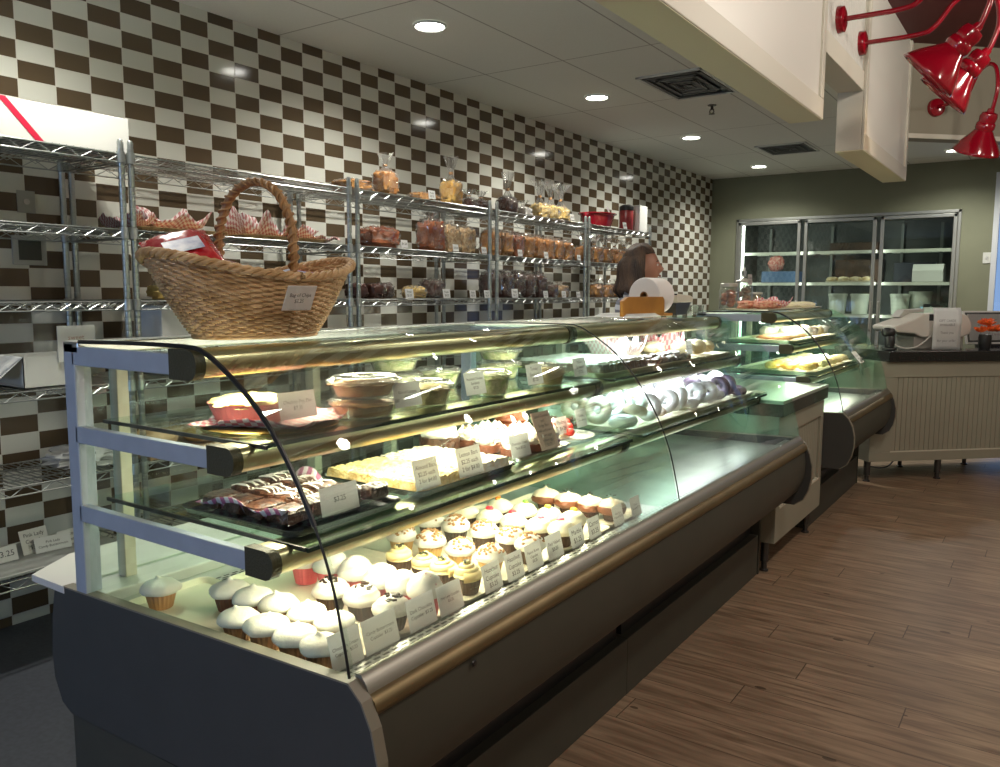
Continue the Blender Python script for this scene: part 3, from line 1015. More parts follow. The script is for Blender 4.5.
for xx in (CX[0] + .18, CX[1] + .15, CX[2] + .12, 2.40):
    MB().bx((xx, .68, .34), (xx + .03, .70, 2.2)).obj('shelf_upright', M('dull_upright', (.22, .24, .22), .5), cool, smooth=False)

# ------------------------------------------------------------------ price cards
def card(loc, w, h, lines, label, rz=0.0, tilt=12, size=None, stand=0.0, col=None, yaw_local=False, font_gap=1.1, cat='price card', group=None, inkm=None):
    """A white card facing the customer (+X), standing on its lower edge."""
    t = thing('price_card', label, cat, loc, rz, group)
    mt = Matrix.Translation((0, 0, stand)) @ Matrix.Rotation(R(-tilt), 4, 'Y')
    b = MB()
    b.box((0, 0, h / 2), (.0012, w, h))
    for v in b.bm.verts:
        v.co = mt @ v.co
    b.obj('card', col or paper_white, t, smooth=False)
    hb = MB()
    hb.prism([(-.018, 0), (.010, 0), (.010, .002), (-.002, .003), (-.006 - .2 * stand, stand + h * .35), (-.008 - .2 * stand, stand + h * .35), (-.004, .003), (-.018, .002)], 1, -w * .28, w * .28)
    hb.obj('card_holder', clear_plastic, t, smooth=False)
    if lines:
        sz = size or min(h / (len(lines) + .6) * .85, w / max(len(x) for x in lines) * 1.75)
        mm = mt @ Matrix(((0, 0, 1, .0012), (1, 0, 0, 0), (0, 1, 0, h / 2), (0, 0, 0, 1)))
        lettering(lines, sz, mm, t, inkm or ink)
    return t

# ------------------------------------------------------------------ trays
def tray(name, x0, x1, y0, y1, z, mat, label, h=.012, cat='tray', group=None, rz=0.0):
    cx, cy = (x0 + x1) / 2, (y0 + y1) / 2
    t = thing(name, label, cat, (cx, cy, z), rz, group)
    hx, hy = (x1 - x0) / 2, (y1 - y0) / 2
    def ring(ix, zz, rad):
        out = []
        for sx, sy, a0 in ((1, 1, 0), (-1, 1, 90), (-1, -1, 180), (1, -1, 270)):
            for k in range(5):
                a = R(a0 + 22.5 * k)
                out.append((sx * (hx - ix - rad) + rad * math.cos(a), sy * (hy - ix - rad) + rad * math.sin(a), zz))
        return out
    b = MB()
    rings = [ring(.010, 0, .018), ring(.003, h, .022), ring(0, h + .0015, .024), ring(0, h - .002, .024)]
    vs = [[b.bm.verts.new(p) for p in r] for r in rings]
    n = len(vs[0])
    for A, B in zip(vs, vs[1:]):
        for k in range(n):
            b.bm.faces.new((A[k], A[(k + 1) % n], B[(k + 1) % n], B[k]))
    b.bm.faces.new(vs[0][::-1])
    b.obj('tray_body', mat, t, smooth=True, solid=.0018, ang=50)
    return t

tray_i = 0
for y0, y1, x0, lb in ((-.708, -.488, 1.80, 'white plastic tray under the smooth white cupcakes at the open corner of the case'),
                       (-.480, -.262, 1.86, 'white plastic tray under the pink-wrapped and candy-topped cupcakes'),
                       (-.254, -.096, 1.86, 'white plastic tray under the row of yellow swirl cupcakes'),
                       (-.088, .204, 1.92, 'white plastic tray under the nut-topped cupcakes'),
                       (.212, .500, 1.96, 'white plastic tray under the cupcakes dotted with sugar flowers'),
                       (.508, .720, 2.02, 'white plastic tray under the chocolate swirl cupcakes')):
    tray('serving_tray', x0, 2.450, y0, y1, .671, white_tray, lb, group='white cupcake trays')

# ------------------------------------------------------------------ cupcakes
cream = M('vanilla_frosting', (.78, .755, .67), .45, sub=.15, bump=.15, bscale=90)
cream_y = M('yellow_frosting', (.80, .66, .33), .45, sub=.15)
cream_c = M('chocolate_frosting', (.17, .058, .028), .4)
wrap_peach = M('tan_wrapper', (.50, .27, .12), .6)
wrap_brown = M('brown_wrapper', (.16, .065, .035), .6)
wrap_pink = M('pink_wrapper', (.78, .17, .19), .6)
wrap_dark = M('dark_wrapper', (.055, .028, .018), .6)
wrap_gold = M('golden_wrapper', (.62, .38, .14), .6)
choc = M('dark_chocolate', (.035, .016, .010), .35)
nutm = M('chopped_nut', (.38, .20, .08), .7, var=.4, scale=60)
Z0 = .6725

def frosting_mb(kind, seed=0):
    b = MB()
    if kind == 'dome':
        prof = [(.0435, -.003), (.0475, .001), (.0480, .006), (.0445, .0125), (.0370, .0180), (.0350, .0190), (.0250, .0230), (.0140, .0255), (.0070, .0290), (.0030, .0335), (.0001, .0345)]
        b.lathe(prof, seg=26, cap=False, wob=.12)
        for v in b.bm.verts:
            if v.co.z > .020:
                v.co.x += (v.co.z - .020) * .55 * math.cos(seed)
                v.co.y += (v.co.z - .020) * .55 * math.sin(seed)
    elif kind == 'swirl':
        turns, n = 3.3, 76
        pts, rs = [], []
        for i in range(n + 1):
            q = i / n
            a = turns * 2 * PI * q + seed
            r = .033 * (1 - q) ** .8
            pts.append((r * math.cos(a), r * math.sin(a), .004 + .034 * q))
            rs.append(.0125 * (1 - .72 * q))
        b.tube(pts, rs, 8)
        b.lathe([(.030, -.004), (.038, .002), (.026, .016), (.0001, .024)], seg=18, cap=False)
    else:
        prof = [(.0435, -.003), (.046, .004), (.043, .013), (.036, .019), (.036, .022), (.027, .028), (.014, .033), (.0001, .036)]
        b.lathe(prof, seg=24, cap=False, wob=.10)
    return b

def make_cupcake(wrap, frost, kind, topping=None, seed=0):
    t = thing('cupcake', 'x', 'cupcake', (0, 0, 0))
    MB().lathe([(.0255, 0), (.0300, .018), (.0335, .034), (.0345, .040)], seg=40, ripple=.028).obj('wrapper', wrap, t, smooth=False)
    f = frosting_mb(kind, seed).obj('frosting', frost, t, ang=80)
    f.location = (0, 0, .040)
    f.scale = (.93, .93, 1.0)
    rnd = random.Random(seed * 7 + 3)
    if topping:
        mat, count, size, spread, sh = topping
        b = MB()
        for k in range(count):
            a = rnd.random() * 2 * PI
            r = spread * math.sqrt(rnd.random())
            z = .040 + (.034 if kind != 'dome' else .038) * (1 - (r / .046) ** 2) + .003
            if sh == 'bar':
                rot = Matrix.Rotation(rnd.random() * PI, 3, 'Z') @ Matrix.Rotation(rnd.uniform(-.5, .5), 3, 'X')
                b.box((r * math.cos(a), r * math.sin(a), z), (size * 1.8, size * .8, size * .8), mat=rot)
            else:
                b.blob((size, size, size * .7), (r * math.cos(a), r * math.sin(a), z), nu=7, nv=5, amp=.3, seed=k)
        b.obj('topping', mat, t, smooth=False)
    return t

G_CUP = 'cupcakes on the bottom deck'
ORDN = ['first', 'second', 'third', 'fourth', 'fifth', 'sixth', 'seventh', 'eighth', 'ninth', 'tenth', 'eleventh', 'twelfth', 'thirteenth', 'fourteenth']
ORD = ['first', 'second', 'third', 'fourth', 'fifth', 'sixth', 'seventh', 'eighth']
def row(proto, spots, fmt, group, jit=.003, zs=1.0):
    rnd = random.Random(len(fmt))
    for i, (x, y) in enumerate(spots):
        o = proto if i == 0 and not proto.get('used') else dup(proto)
        proto['used'] = 1
        s = rnd.uniform(.97, 1.04)
        o.location = (x + rnd.uniform(-jit, jit), y + rnd.uniform(-jit, jit), Z0 + .0015)
        o.rotation_euler = (0, 0, rnd.random() * 6.28)
        o.scale = (s, s, zs * s * rnd.uniform(.96, 1.06))
        o['label'] = fmt.format(ORD[i])
        o['group'] = group

cA = make_cupcake(wrap_peach, cream, 'dome', None, 1)
cA2 = make_cupcake(wrap_brown, cream, 'dome', None, 3)
row(cA, [(1.870, -.658)], 'lone smooth white cupcake standing apart in the tray corner near the back', G_CUP)
row(cA2, [(2.010, -.577), (2.092, -.573)], 'smooth white cupcake in a brown wrapper, {} from the back of its row', G_CUP)
row(cA, [(2.172, -.573), (2.258, -.568), (2.345, -.565)], 'smooth white cupcake in a tan wrapper, {} of three toward the glass', G_CUP)
row(cA, [(2.160, -.664), (2.246, -.666), (2.332, -.664), (2.404, -.662)], 'smooth white cupcake right against the end panel, {} from the back', G_CUP)
cB = make_cupcake(wrap_pink, cream, 'round', (M('pink_sugar', (.8, .35, .38), .5), 8, .0016, .04, 'ball'), 2)
row(cB, [(2.020, -.352), (2.105, -.350), (2.190, -.349), (2.275, -.349), (2.340, -.347), (2.402, -.345)], 'white frosted cupcake in a bright pink wrapper, {} from the back', G_CUP, zs=1.28)
cC = make_cupcake(wrap_dark, cream, 'round', (choc, 12, .0056, .022, 'bar'), 4)
row(cC, [(2.205, -.442), (2.298, -.440), (2.388, -.440)], 'dark wrapped white cupcake topped with chocolate candy bits, {} from the back', G_CUP)
cD = make_cupcake(wrap_dark, cream_y, 'swirl', (M('green_black_sprinkle', (.03, .035, .02), .4), 4, .0058, .011, 'bar'), 5)
row(cD, [(2.175, -.178), (2.262, -.178), (2.325, -.178), (2.398, -.180)], 'pale yellow swirl cupcake with a dark chip on top, {} from the back', G_CUP)
cE = make_cupcake(wrap_gold, cream, 'round', (nutm, 34, .0052, .036, 'ball'), 6)
row(cE, [(2.060, -.030), (2.160, -.030), (2.262, -.030), (2.360, -.030)], 'white cupcake covered with chopped nuts, front-facing row, {} from the back', G_CUP)
cE2 = make_cupcake(wrap_dark, cream, 'round', (nutm, 34, .0052, .036, 'ball'), 7)
row(cE2, [(2.030, .130), (2.130, .130), (2.230, .128), (2.322, .126), (2.398, .104)], 'nut-sprinkled white cupcake in a dark wrapper, {} from the back', G_CUP)
def flower(colr, nm):
    return make_cupcake(wrap_dark, M('ivory_frosting', (.78, .73, .55), .45, sub=.1), 'round', (M(nm, colr, .5), 3, .0085, .009, 'ball'), 9)
fl = {'red': ((.75, .03, .05), 'red_sugar_dot'), 'green': ((.22, .42, .06), 'green_sugar_dot'), 'orange': ((.85, .28, .04), 'orange_sugar_dot'), 'yellow': ((.85, .62, .04), 'yellow_sugar_dot'), 'pink': ((.85, .16, .26), 'pink_sugar_dot')}
fsp = [('red', 2.150, .268, 'with a red dot, at the back'), ('orange', 2.108, .385, 'with an orange dot, deepest in the case'), ('red', 2.238, .268, 'with a red dot, in the middle of its row'), ('green', 2.200, .385, 'with a green dot beside the orange dotted one'),
       ('pink', 2.326, .270, 'with a pink dot, behind the handwritten card'), ('yellow', 2.290, .386, 'with a yellow dot next to the chocolate row'), ('yellow', 2.372, .392, 'with a yellow dot near the glass'), ('pink', 2.396, .280, 'with a pink dot touching the price card')]
fproto = {}
for c, x, y, lb in fsp:
    if c not in fproto:
        fproto[c] = flower(*fl[c])
        o = fproto[c]
    else:
        o = dup(fproto[c])
    o.location = (x, y, Z0)
    o.rotation_euler = (0, 0, x * 40)
    o['label'] = 'ivory frosted cupcake ' + lb
    o['group'] = G_CUP
o = make_cupcake(wrap_dark, M('ivory_frosting', (.78, .73, .55), .45), 'round', None, 11)
o.location = (2.060, .268, Z0)
o['label'] = 'plain ivory cupcake without a dot at the back of the flower tray'
o['group'] = G_CUP
cG = make_cupcake(wrap_dark, M('ivory_swirl', (.66, .58, .44), .45), 'dome', (choc, 4, .003, .018, 'bar'), 12)
ch = MB()
ch.lathe([(.036, .020), (.046, .026), (.049, .036), (.045, .046), (.036, .050)], seg=26, wob=.12).obj('chocolate_ruff', cream_c, cG)
row(cG, [(2.150, .602), (2.238, .602), (2.320, .602), (2.396, .602)], 'chocolate ruffed cupcake with a pale peaked top, {} from the back', G_CUP)

CARDZ = .674
cl = [((2.466, -0.650), 0.082, .070, ['Chocolate Cream', 'Cupcake  $3.25'], 'handwritten white card reading Chocolate Cream Cupcake at the case corner'),
      ((2.466, -0.553), 0.098, .068, ['Candy Buttercream', 'Cupcake  $3.25'], 'white card for the candy buttercream cupcakes, second from the case corner'),
      ((2.466, -0.425), 0.090, .068, ['Dark Chocolate', 'Cupcake  $3.25'], 'white card for dark chocolate cupcakes in front of the pink wrappers'),
      ((2.466, -0.325), 0.086, .066, ['Pink Lady Cupcake', '$3.25'], 'white card for the pink lady cupcakes before the yellow swirls'),
      ((2.466, -0.160), 0.074, .066, ['Hazelnut', 'Cupcake', '$3.25'], 'three-line white card in front of the tan nut cupcakes'),
      ((2.466, -0.062), 0.076, .066, ['Hazelnut', 'Cupcake', '$3.25'], 'white card between the nut cupcake cards, in line with the dark wrappers'),
      ((2.466, 0.030), 0.076, .066, ['Peanut Butter', 'Cupcake', '$3.25'], 'white card with a peanut butter cupcake price beside the nut tray edge'),
      ((2.466, 0.135), 0.080, .066, ['Red Velvet', '$3.25'], 'card with bolder handwriting before the dotted cupcakes'),
      ((2.466, 0.258), 0.074, .060, ['Marble', '$3.25'], 'small faint card after the bold handwritten one'),
      ((2.466, 0.362), 0.070, .060, ['Carrot', '$3.25'], 'small faint card just before the chocolate ruffed cupcakes'),
      ((2.466, 0.520), 0.068, .062, ['Chocolate', 'Cupcake $3.25'], 'white card standing before the chocolate ruffed cupcakes'),
      ((2.466, 0.648), 0.070, .062, ['Vanilla', 'Cupcake $3.25'], 'last white card on the cupcake deck, at the glass seam')]
for i, ((x, y), w_, h_, ln, lb) in enumerate(cl):
    card((x, y, .688), w_, h_, ln, lb, tilt=14, group='price cards before the cupcakes')

# ------------------------------------------------------------------ upper glass shelf of the first case
S1 = 1.1015
S2 = .9155
black_tray = M('black_metal_tray', (.012, .012, .013), .22, coat=.4)
gold_board = M('gold_cake_board', (.42, .27, .07), .3, .7, var=.15, scale=30)
red_check = check_mat('red_white_checked_paper', (.80, .70, .68), (.62, .16, .20), 20)
pink_check = check_mat('pink_white_checked_paper', (.80, .74, .78), (.50, .14, .28), 20)

def paper(name, c, sx, sy, mat, label, rz=0.0, crumple=.010, seed=0, lift=.03, cat='checked paper', group=None, edge=0.30):
    """A sheet of food paper with turned-up, crumpled edges."""
    def fn(u, v):
        x, y = (u - .5), (v - .5)
        e = max(0, max(abs(x), abs(y)) - (.5 - edge * .5)) / (edge * .5)
        n = noise.noise(Vector((u * 3.3 + seed, v * 3.3, seed * .7)))
        n2 = noise.noise(Vector((u * 9 + seed, v * 9, 3 + seed)))
        return (x * sx * (1 - .10 * e), y * sy * (1 - .10 * e), .002 + e ** 1.5 * lift * (.8 + n) + max(0, crumple * n2 * e) + .0005)
    o = MB().sheet(22, 22, fn).obj(name, mat, None, smooth=True, solid=.0004)
    o.location = c
    o.rotation_euler = (0, 0, rz)
    return tag(o, label, cat, group)

# pot pie on checked paper and a gold board
bd = MB().lathe([(.0001, 0), (.150, 0), (.153, .003), (.150, .005), (.0001, .005)], seg=40, cap=False, ripple=.0).obj('cake_board', gold_board, None)
bd.location = (2.080, -.500, S1)
tag(bd, 'round gold board under the chicken pot pie', 'board')
paper('checked_paper', (2.085, -.490, S1 + .005), .31, .30, red_check, 'red and white checked paper under the chicken pot pie', R(25), .012, 2, .020)
pie = thing('pot_pie', 'oval chicken pot pie with pale yellow crust in a pleated pink dish', 'pie', (2.050, -.530, S1 + .0095), R(-35))
pie.scale = (1.22, 1.12, .95)
MB().lathe([(.056, 0), (.064, .022), (.071, .046), (.073, .047), (.066, .042), (.0001, .040)], seg=64, ripple=.012, sy=1.15, cap=False).obj('pleated_dish', M('rose_paper_dish', (.52, .19, .17), .6), pie, smooth=False)
MB().blob((.069, .080, .020), (0, 0, .044), amp=.28, freq=3, seed=4, nu=30, nv=12, flat_bottom=-.006).obj('crust', M('pale_crust', (.80, .66, .28), .6, var=.1, scale=30), pie)

# lidded deli containers
def deli(loc, r, h, label, food, flabel, fcolm, sy=1.0, seed=0, level=.8, fname='salad'):
    t = thing('deli_container', label, 'food container', loc)
    MB().lathe([(.0001, .001), (r * .78, .001), (r * .82, .006), (r * .96, h * .93), (r, h * .95), (r * 1.02, h)], seg=36, sy=sy, cap=False).obj('tub', clear_plastic, t, solid=.0008)
    MB().lathe([(r * 1.045, h - .004), (r * 1.045, h + .003), (r * .94, h + .005), (r * .88, h + .010), (.0001, h + .011)], seg=36, sy=sy, cap=False).obj('lid', clear_plastic, t, solid=.0008)
    fo = MB()
    fo.lathe([(.0001, .004), (r * .74, .004), (r * .90, h * level)], seg=26, sy=sy, cap=False, wob=.05)
    fo.blob((r * .90, r * .90 * sy, h * .16), (0, 0, h * level), amp=.45, freq=5, seed=seed, nu=26, nv=8)
    f = fo.obj(fname, fcolm, None)
    f.location = Vector(loc)
    tag(f, flabel, fname.replace('_', ' '))
    return t
lasagna_m = M('lasagna_bake', (.50, .15, .035), .4, col2=(.82, .48, .18), scale=28, bump=.8, bscale=60)
salad_m = M('green_salad', (.20, .34, .06), .45, col2=(.72, .68, .42), scale=38, bump=1.0, bscale=60)
wrap_m = M('chicken_sandwich_filling', (.72, .52, .22), .5, col2=(.38, .34, .10), scale=34, bump=1.0, bscale=60)
deli((2.165, -.285, S1), .080, .038, 'clear round container of lasagna, lower one of the stacked pair', None, 'dark red lasagna inside the lower stacked container', lasagna_m, 1.1, 1, fname='lasagna')
deli((2.165, -.285, S1 + .0500), .083, .038, 'clear lidded container of lasagna stacked on another', None, 'browned lasagna inside the upper stacked container', lasagna_m, 1.1, 2, fname='lasagna')
deli((2.150, -.035, S1), .074, .055, 'clear container of sandwich halves beside the slice of lasagna card', None, 'golden sandwich halves next to the lasagna stack', wrap_m, 1.0, 3, fname='sandwich')
deli((2.165, .240, S1), .066, .062, 'clear container of green sandwich filling in the middle of the top shelf', None, 'green and cream sandwich filling in the middle container', salad_m, 1.0, 4, fname='sandwich')
deli((2.175, .560, S1), .062, .058, 'clear container of sandwiches near the glass seam on the top shelf', None, 'golden sandwich in the container near the glass seam', wrap_m, 1.0, 5, fname='sandwich')
deli((1.915, .115, S1), .078, .052, 'clear salad container standing behind the sandwiches', None, 'leafy green salad behind the sandwich containers', salad_m, 1.0, 6)
deli((1.905, .330, S1), .072, .050, 'clear salad container at the rear, second along the shelf', None, 'leafy salad in the second rear container', salad_m, 1.0, 7)
deli((1.930, .640, S1), .078, .052, 'clear salad bowl standing rearmost near the middle shelf post', None, 'brown and green salad near the middle shelf post', salad_m, 1.0, 8)
deli((1.905, .115, S1 + .0645), .076, .040, 'clear salad container stacked on top behind the lasagna', None, 'pale green salad in the stacked rear container', salad_m, 1.0, 9)
deli((1.930, .640, S1 + .0645), .076, .036, 'clear salad bowl stacked highest near the glass seam', None, 'salad in the highest stacked bowl', salad_m, 1.0, 10)
for (loc, ln, lb, w_, h_) in (((2.165, -.490), ['Chicken Pot Pie', '$7.25'], 'white card reading Chicken Pot Pie before the pie', .106, .060),
                  ((2.240, -.205), ['Slice of Lasagna', '$7.25'], 'white card reading Slice of Lasagna beside the lasagna containers', .100, .060),
                  ((2.235, .085), ['Roasted Chicken', 'Sandwich', '$7.25'], 'white card for the roasted chicken sandwich', .092, .062),
                  ((2.235, .395), ['Turkey', 'Sandwich', '$7.25'], 'white card between the two green sandwich containers on the top shelf', .088, .062),
                  ((2.225, .700), ['Italian', 'Sandwich', '$7.25'], 'last white sandwich card on the top shelf, at the glass seam', .088, .062)):
    card((loc[0], loc[1], S1), w_, h_, ln, lb, tilt=12, stand=.020, group='price cards on the top glass shelf')

# ------------------------------------------------------------------ middle glass shelf of the first case
tray('baking_tray', 1.96, 2.335, -.665, -.335, S2, black_tray, 'black tray holding the dark chocolate brownies on checked paper', h=.014)
paper('checked_paper', (2.125, -.500, S2 + .0025), .32, .30, pink_check, 'pink and white checked paper lining the brownie tray', 0, .004, 5, .034, edge=.30)
brm = M('brownie_crumb', (.022, .008, .005), .35, col2=(.10, .040, .022), scale=45, bump=1.0, bscale=70, coat=.4)
drz = M('white_icing_drizzle', (.75, .72, .68), .4)
def brownie(x, y, z, s, label, seed, drizzle=True, rz=0):
    t = thing('brownie', label, 'brownie', (x, y, z), rz, 'brownies on the dark tray')
    MB().blob((s[0], s[1], s[2]), (0, 0, s[2] * .95), pw=5, amp=.22, freq=4, seed=seed, nu=20, nv=10).obj('cake', brm, t, smooth=True)
    if drizzle:
        rnd = random.Random(seed)
        b = MB()
        for k in range(6):
            yy = -s[1] * .8 + s[1] * 1.6 * k / 5
            b.tube(smooth_path([(-s[0] * .9, yy, s[2] * 1.75), (-s[0] * .3, yy + rnd.uniform(-.01, .01), s[2] * 2.0), (s[0] * .3, yy + rnd.uniform(-.01, .01), s[2] * 2.0), (s[0] * .9, yy, s[2] * 1.7)], 4), .0018, 5)
        b.obj('icing', drz, t)
    return t
k = 0
for ix in range(4):
    for iy in range(3):
        x = 2.025 + ix * .072
        y = -.595 + iy * .078
        k += 1
        brownie(x, y, S2 + .0085, (.034, .036, .0155 + .003 * ((ix * 3 + iy) % 3)), 'dark brownie with a glossy top, %s in from the back, %s along the tray' % (ORD[ix], ORD[iy]), k, drizzle=(iy > 0))
brownie(2.275, -.372, S2 + .0165, (.026, .026, .016), 'single brownie with white icing standing apart past the blank-topped card', 33, True)
card((2.300, -.500, S2 + .015), .110, .060, ['$3.25'], 'folded white card with only a price, standing in the brownie tray', tilt=10, size=.016)

almond_m = M('almond_bar_top', (.66, .42, .14), .6, col2=(.86, .70, .36), scale=60, bump=1.0, bscale=110)
almond_w = M('powdered_bar_top', (.80, .77, .70), .6, col2=(.62, .50, .32), scale=50, bump=1.0, bscale=110)
tray('baking_tray', 1.985, 2.330, -.275, .150, S2, black_tray, 'long black tray holding the almond bars and the powdered bars', h=.014)
def slabcake(name, x0, x1, y0, y1, z, h, mat, label, cat, cutx=0, cuty=0, seed=0, group=None):
    """A slab of bars; the cuts are grooves in its top."""
    hx, hy = (x1 - x0) / 2, (y1 - y0) / 2
    nu, nv = 44, 40
    def fn(u, v):
        x, y = (u * 2 - 1), (v * 2 - 1)
        e = max(abs(x), abs(y))
        hh = h * (1 if e < .97 else 0)
        if hh:
            hh += .0035 * noise.noise(Vector((x * 9 + seed, y * 9, 1))) + .003 * noise.noise(Vector((x * 30, y * 30, seed)))
            for n_, q in ((cutx, (x + 1) / 2), (cuty, (y + 1) / 2)):
                if n_:
                    dd = abs((q * n_) - round(q * n_))
                    if dd < .05 and 0 < round(q * n_) < n_:
                        hh -= .006
        return (x * hx, y * hy, max(hh, 0))
    o = MB().sheet(nu, nv, fn).obj(name, mat, None, smooth=True, ang=60)
    o.location = ((x0 + x1) / 2, (y0 + y1) / 2, z)
    return tag(o, label, cat, group)
slabcake('almond_bar', 2.000, 2.310, -.262, -.070, S2 + .002, .030, almond_m, 'slab of golden crumb-topped almond bars on the long black tray', 'almond bars', 4, 3, 1)
slabcake('powdered_bar', 2.000, 2.310, -.062, .140, S2 + .002, .030, almond_w, 'slab of pale sugar-dusted bars next to the golden almond bars', 'dessert bars', 4, 3, 2)
card((2.318, -.225, S2 + .016), .092, .072, ['Almond Bars', '$2.25 each', '2 for $4.00'], 'white card for the golden almond bars', tilt=14, stand=.0)
card((2.318, -.050, S2 + .016), .104, .074, ['Lemon Bars', '$2.25 each', '2 for $4.00'], 'white card before the sugar-dusted bars', tilt=14, stand=.0)

# cream-topped cakes
def cream_cake(loc, r, label, base=brm, dol=cream, seed=0, nut=True, h=.03, cat='cream cake'):
    t = thing('cream_cake', label, cat, loc, seed)
    MB().lathe([(r * .9, 0), (r, .004), (r, h), (.0001, h + .002)], seg=28, cap=False).obj('cake_base', base, t)
    b = MB()
    b.blob((r * .92, r * .92, .024), (0, 0, h + .010), amp=.25, freq=4, seed=seed, nu=24, nv=8)
    for k in range(7):
        a = 2 * PI * k / 7
        b.lathe([(.015, -.004), (.017, .006), (.010, .016), (.003, .024), (.0001, .027)], c=(r * .62 * math.cos(a), r * .62 * math.sin(a), h + .016), seg=10, cap=False)
    b.obj('whipped_cream', dol, t)
    if nut:
        rnd = random.Random(seed)
        n = MB()
        for k in range(26):
            a, q = rnd.random() * 6.28, math.sqrt(rnd.random()) * r * .8
            n.blob((.004, .003, .002), (q * math.cos(a), q * math.sin(a), h + .037), nu=6, nv=4)
        n.obj('nut_topping', nutm, t)
    return t
pl = MB().lathe([(.0001, .001), (.075, .001), (.092, .008), (.095, .009)], seg=36, cap=False).obj('serving_plate', black_tray, None, solid=.0015)
pl.location = (2.015, .195, S2)
tag(pl, 'round dark plate behind the powdered bars', 'plate')
cream_cake((2.015, .195, S2 + .0035), .062, 'tall whipped cream cake with nuts on the round dark plate', seed=1, h=.048)
tray('baking_tray', 1.985, 2.300, .215, .515, S2, M('silver_tray', (.45, .44, .42), .25, .9), 'silver tray holding the chocolate cream tarts', h=.010)
tart_m = M('cocoa_tart_crust', (.15, .05, .028), .5, var=.3, scale=40)
tn = 0
for (x, y, r) in ((2.235, .275, .042), (2.235, .370, .042), (2.235, .462, .042), (2.135, .275, .042), (2.135, .370, .042), (2.135, .462, .042), (2.040, .320, .045), (2.040, .430, .045)):
    lb = 'small chocolate tart with whipped cream, %s from the lemon bars, %s row from the glass' % (ORD[[.275, .320, .370, .430, .462].index(y)], {2.235: 'first', 2.135: 'second', 2.040: 'third'}[x])
    cream_cake((x, y, S2 + .004), r, lb, tart_m, cream, tn, nut=(tn % 2 == 0), h=.024, cat='tart')
    tn += 1
card((2.285, .240, S2 + .012), .100, .066, ['Chocolate Cream', 'Tarts $3.25'], 'white card before the chocolate cream tarts', tilt=14)
card((2.290, .395, S2 + .012), .105, .118, ['Salted Caramel', 'and', 'Fudge Bars', 'milk and cream', 'brown sugar', 'whole eggs', '$3.25'], 'tall tan handwritten card tilted among the tarts', tilt=22, col=M('tan_card', (.55, .42, .33), .6))
cream_cake((2.035, .560, S2), .058, 'whole chocolate cake behind the strawberry plate', M('milk_chocolate_cake', (.22, .07, .035), .4), M('chocolate_glaze', (.24, .07, .035), .35), 21, False, .050)
pl2 = MB().lathe([(.0001, .001), (.085, .001), (.108, .010), (.112, .011)], seg=36, cap=False, sy=1.1).obj('serving_plate', M('white_china', (.80, .80, .78), .2), None, solid=.0015)
pl2.location = (2.185, .635, S2)
tag(pl2, 'white plate of strawberries and cream at the seam of the middle shelf', 'plate')
cream_cake((2.175, .610, S2 + .003), .050, 'cream dessert with strawberries on the white plate', M('sponge', (.72, .60, .38), .6), cream, 22, False, .02)
straw = M('strawberry_red', (.55, .03, .02), .35, var=.2, scale=60)
sb0 = MB().blob((.014, .012, .018), nu=12, nv=8, amp=.1).obj('strawberry', straw, None)
for i, (x, y, z) in enumerate(((2.225, .590, .950), (2.235, .618, .946), (2.205, .570, .955), (2.215, .640, .950), (2.250, .600, .932))):
    o = sb0 if i == 0 else sb0.copy()
    if i:
        C.objects.link(o)
    o.location = (x - .01, y, z + .012)
    o.rotation_euler = (i, i * 2, i)
    tag(o, 'cut red strawberry on the cream dessert, ' + ['lying lowest at its rim', 'beside the small card', 'toward the tan card', 'highest on the cream', 'almost touching the plate'][i], 'strawberry', 'strawberries on the cream dessert')
shv = MB()
rnd = random.Random(5)
for k in range(20):
    m_ = Matrix.Rotation(rnd.random() * 3, 3, 'Z') @ Matrix.Rotation(rnd.uniform(-.8, .8), 3, 'X')
    shv.box((rnd.uniform(-.035, .035), rnd.uniform(-.04, .04), .012 + rnd.random() * .04), (.034, .014, .010), mat=m_)
o = shv.obj('chocolate_cluster', choc, None, smooth=False, bevel=.002)
o.location = (2.150, .700, S2 + .006)
tag(o, 'heap of dark chocolate chunks beside the strawberries', 'chocolate')
card((2.235, .570, S2 + .012), .072, .056, ['Pavlova', '$4.25'], 'small white card leaning by the strawberry dessert', tilt=16, stand=.015)
card((2.225, .715, S2 + .010), .072, .062, ['Truffle', 'Cake $4.25'], 'small white card beside the chocolate chunks', tilt=12, stand=.020)

# ------------------------------------------------------------------ middle case: top shelf
tray('baking_tray', 1.80, 2.225, .870, 1.330, S1, white_tray, 'pale tray of iced brownie bars at the start of the middle case', h=.012)
ib = slabcake('brownie_slab', 1.830, 2.205, .900, 1.300, S1 + .003, .036, brm, 'row of dark bars with a thick pale icing in the middle case', 'iced bars', 4, 6, 3)
ic = slabcake('icing', 1.838, 2.190, .908, 1.292, .030, .016, M('pale_icing', (.78, .72, .62), .5, col2=(.82, .80, .74), scale=20, bump=.8, bscale=90), 'x', 'x', 4, 6, 9)
ic.location = (-.004, 0, .029)
ic.parent = ib
del ic['label'], ic['category']
tray('baking_tray', 1.80, 2.225, 1.350, 1.800, S1, white_tray, 'pale tray heaped with dark chocolate chunks and paper', h=.012)
paper('checked_paper', (1.960, 1.500, S1 + .014), .24, .30, check_mat('faint_checked_paper', (.82, .78, .76), (.68, .45, .45), 26), 'faint pink checked paper standing up behind the chocolate pieces', .2, .02, 7, .10, edge=.5)
rnd = random.Random(9)
chunk = MB().blob((.030, .022, .014), amp=.5, freq=3, seed=3, nu=12, nv=7, pw=3).obj('chocolate_bark', brm, None)
